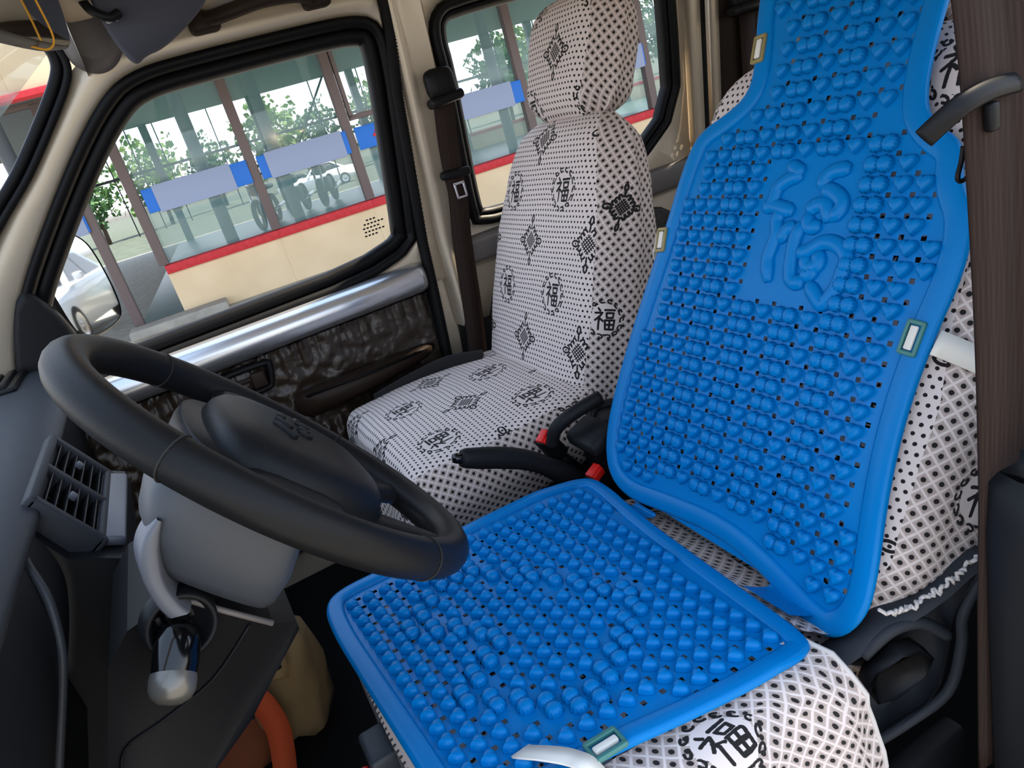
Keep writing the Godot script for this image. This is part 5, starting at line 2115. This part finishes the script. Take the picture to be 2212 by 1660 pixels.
func tree(label: String, at: Vector3, high: float, dark: bool, k: int) -> void:
	var t := thing("tree", label, "tree", at, "trees beyond the hall")
	var r := RandomNumberGenerator.new()
	r.seed = 100 + k
	var st := begin()
	tube(st, [at, at + Vector3(0.1, high * 0.35, 0), at + Vector3(0, high * 0.7, 0.1)], [0.16, 0.12, 0.05], 8)
	part("trunk", st, mats.bark, t)
	st = begin(true)
	for i in 900:
		var d := Vector3(r.randfn(), r.randfn(), r.randfn()).normalized() * pow(r.randf(), 0.45)
		var lump := 1.0 + 0.3 * sin(d.x * 7.0 + k) * sin(d.y * 6.0 + 2.0 * k)
		var c := at + Vector3(0, high * 0.60, 0) + Vector3(d.x * high * 0.42, d.y * high * 0.42, d.z * high * 0.3) * lump
		var a := Vector3(r.randfn(), r.randfn(), r.randfn()).normalized()
		var b := a.cross(Vector3(r.randfn(), r.randfn(), r.randfn())).normalized()
		var s := high * r.randf_range(0.025, 0.05)
		quad(st, c - a * s, c + b * s * 0.7, c + a * s, c - b * s * 0.7)
	var f := part("foliage", st, mats.leaves_dark if dark else mats.leaves, t)
	f.set_meta("kind", "stuff")

func sedan(label: String, at: Vector3, turn: float) -> void:
	var c := thing("white_sedan", label, "car", at, "white sedans")
	c.rotation.y = turn
	var half := 0.86
	# lower body: side outline lofted across the width
	var low := spline(v2s([[-2.20, 0.42], [-2.22, 0.62], [-2.10, 0.76], [-1.2, 0.86], [-0.75, 0.92], [1.35, 0.94], [2.10, 0.88], [2.22, 0.70], [2.20, 0.40]]), 5)
	low.append_array(v2s([[1.75, 0.26], [0.9, 0.22], [-0.9, 0.22], [-1.8, 0.26]]))
	var st := begin()
	var rows := []
	for q in [[-1.0, 0.93], [-0.97, 0.985], [-0.85, 1.0], [0.85, 1.0], [0.97, 0.985], [1.0, 0.93]]:
		var row := []
		for p in low:
			row.append(Vector3(p.x * (0.97 + 0.03 * q[1]), 0.58 + (p.y - 0.58) * q[1], half * q[0]))
		rows.append(row)
	grid(st, rows, true)
	cap(st, rows[0], true); cap(st, rows[-1])
	local("body", st, mats.car_white, c)
	var cab := v2s([[-0.80, 0.90], [-0.20, 1.36], [0.25, 1.43], [0.85, 1.40], [1.55, 0.93]])
	st = begin()
	rows = []
	for q in [[-0.80, 0.0], [-0.62, 1.0], [0.62, 1.0], [0.80, 0.0]]:
		var row := []
		for p in cab:
			var u: float = (p.y - 0.9) / 0.53
			var w: float = lerpf(0.80, 0.60, u)
			row.append(Vector3(p.x, p.y - 0.01 * (1.0 - q[1]), signf(q[0]) * (w if q[1] == 0.0 else w * 0.96)))
		rows.append(row)
	grid(st, rows)
	fill(st, cab, func(p): return Vector3(p.x, p.y, 0.80 - (p.y - 0.9) / 0.53 * 0.20))
	fill(st, cab, func(p): return Vector3(p.x, p.y, -0.80 + (p.y - 0.9) / 0.53 * 0.20))
	local("cabin", st, mats.car_white, c)
	for s in [-1.0, 1.0]:
		for w in [[[-0.62, 0.95], [-0.16, 1.32], [0.28, 1.37], [0.30, 0.95]], [[0.36, 0.95], [0.34, 1.37], [0.80, 1.34], [1.28, 0.97]]]:
			st = begin()
			fill(st, v2s(w), func(p): return Vector3(p.x, p.y, s * (0.81 - (p.y - 0.9) / 0.53 * 0.20)))
			local("side_window", st, mats.car_window, c)
	for e in [[-0.76, 0.94, -0.24, 1.34], [1.50, 0.97, 0.92, 1.37]]:
		st = begin()
		var off := Vector3(-0.012 if e[0] < 0 else 0.012, 0.012, 0)
		quad(st, Vector3(e[0], e[1], -0.70) + off, Vector3(e[2], e[3], -0.56) + off, Vector3(e[2], e[3], 0.56) + off, Vector3(e[0], e[1], 0.70) + off)
		local("screen", st, mats.car_window, c)
	for x in [-1.35, 1.32]:
		for s in [-1.0, 1.0]:
			st = begin()
			lathe(st, v2s([[0.20, -0.09], [0.29, -0.09], [0.31, -0.06], [0.31, 0.07], [0.29, 0.095], [0.20, 0.095]]), Vector3(x, 0.31, s * 0.78), Vector3(0, 0, s), 28)
			var w := local("wheel", st, mats.tyre, c)
			st = begin()
			lathe(st, v2s([[0.0, 0.08], [0.05, 0.085], [0.06, 0.06], [0.17, 0.075], [0.205, 0.095]]), Vector3(x, 0.31, s * 0.78), Vector3(0, 0, s), 20)
			local("hub_cap", st, mats.chrome, w)
	for s in [-1.0, 1.0]:
		st = begin()
		rbox(st, Vector3(-2.10, 0.68, s * 0.66), Vector3(0.2, 0.12, 0.28), 0.04)
		local("headlamp", st, mats.white_tag, c)
		st = begin()
		rbox(st, Vector3(2.12, 0.76, s * 0.68), Vector3(0.16, 0.14, 0.26), 0.04)
		local("tail_lamp", st, mats.red, c)
		st = begin()
		rbox(st, Vector3(-0.55, 0.99, s * 0.92), Vector3(0.10, 0.12, 0.16), 0.04)
		local("wing_mirror", st, mats.car_white, c)

func motorcycle(label: String, at: Vector3, turn: float, paint: String) -> void:
	var c := thing("motorcycle", label, "motorcycle", at, "motorcycles in the hall")
	c.rotation.y = turn
	for x in [-0.62, 0.62]:
		var st := begin()
		var rows := []
		for i in 25:
			var a := TAU * i / 24.0
			var row := []
			for k in 8:
				var b := TAU * k / 8.0
				var r := 0.25 + 0.05 * cos(b)
				row.append(Vector3(x + cos(a) * r, 0.30 + sin(a) * r, 0.05 * sin(b)))
			rows.append(row)
		grid(st, rows, true)
		local("wheel", st, mats.tyre, c)
	var st := begin()
	rbox(st, Vector3(-0.05, 0.42, 0), Vector3(0.5, 0.30, 0.24), 0.06)
	local("engine", st, mats.steel_dark, c)
	st = begin()
	rbox(st, Vector3(-0.12, 0.74, 0), Vector3(0.46, 0.20, 0.26), 0.09)
	local("tank", st, mats[paint], c)
	st = begin()
	rbox(st, Vector3(0.40, 0.74, 0), Vector3(0.62, 0.10, 0.24), 0.045)
	local("saddle", st, mats.bike_black, c)
	st = begin()
	tube(st, [Vector3(-0.62, 0.30, 0.07), Vector3(-0.42, 0.98, 0.07)], 0.025, 8)
	tube(st, [Vector3(-0.62, 0.30, -0.07), Vector3(-0.42, 0.98, -0.07)], 0.025, 8)
	local("fork", st, mats.chrome, c)
	st = begin()
	tube(st, [Vector3(-0.28, 1.02, -0.34), Vector3(-0.40, 1.0, -0.12), Vector3(-0.40, 1.0, 0.12), Vector3(-0.28, 1.02, 0.34)], 0.016, 8)
	local("handlebar", st, mats.bike_black, c)
	st = begin()
	lathe(st, v2s([[0.0, 0.06], [0.08, 0.05], [0.09, 0.0], [0.05, -0.06], [0.0, -0.07]]), Vector3(-0.52, 0.88, 0), Vector3(-1, 0, 0), 16)
	local("headlamp", st, mats.chrome, c)
	st = begin()
	tube(st, [Vector3(-0.02, 0.28, 0.14), Vector3(0.80, 0.34, 0.16)], 0.04, 8)
	local("exhaust", st, mats.chrome, c)
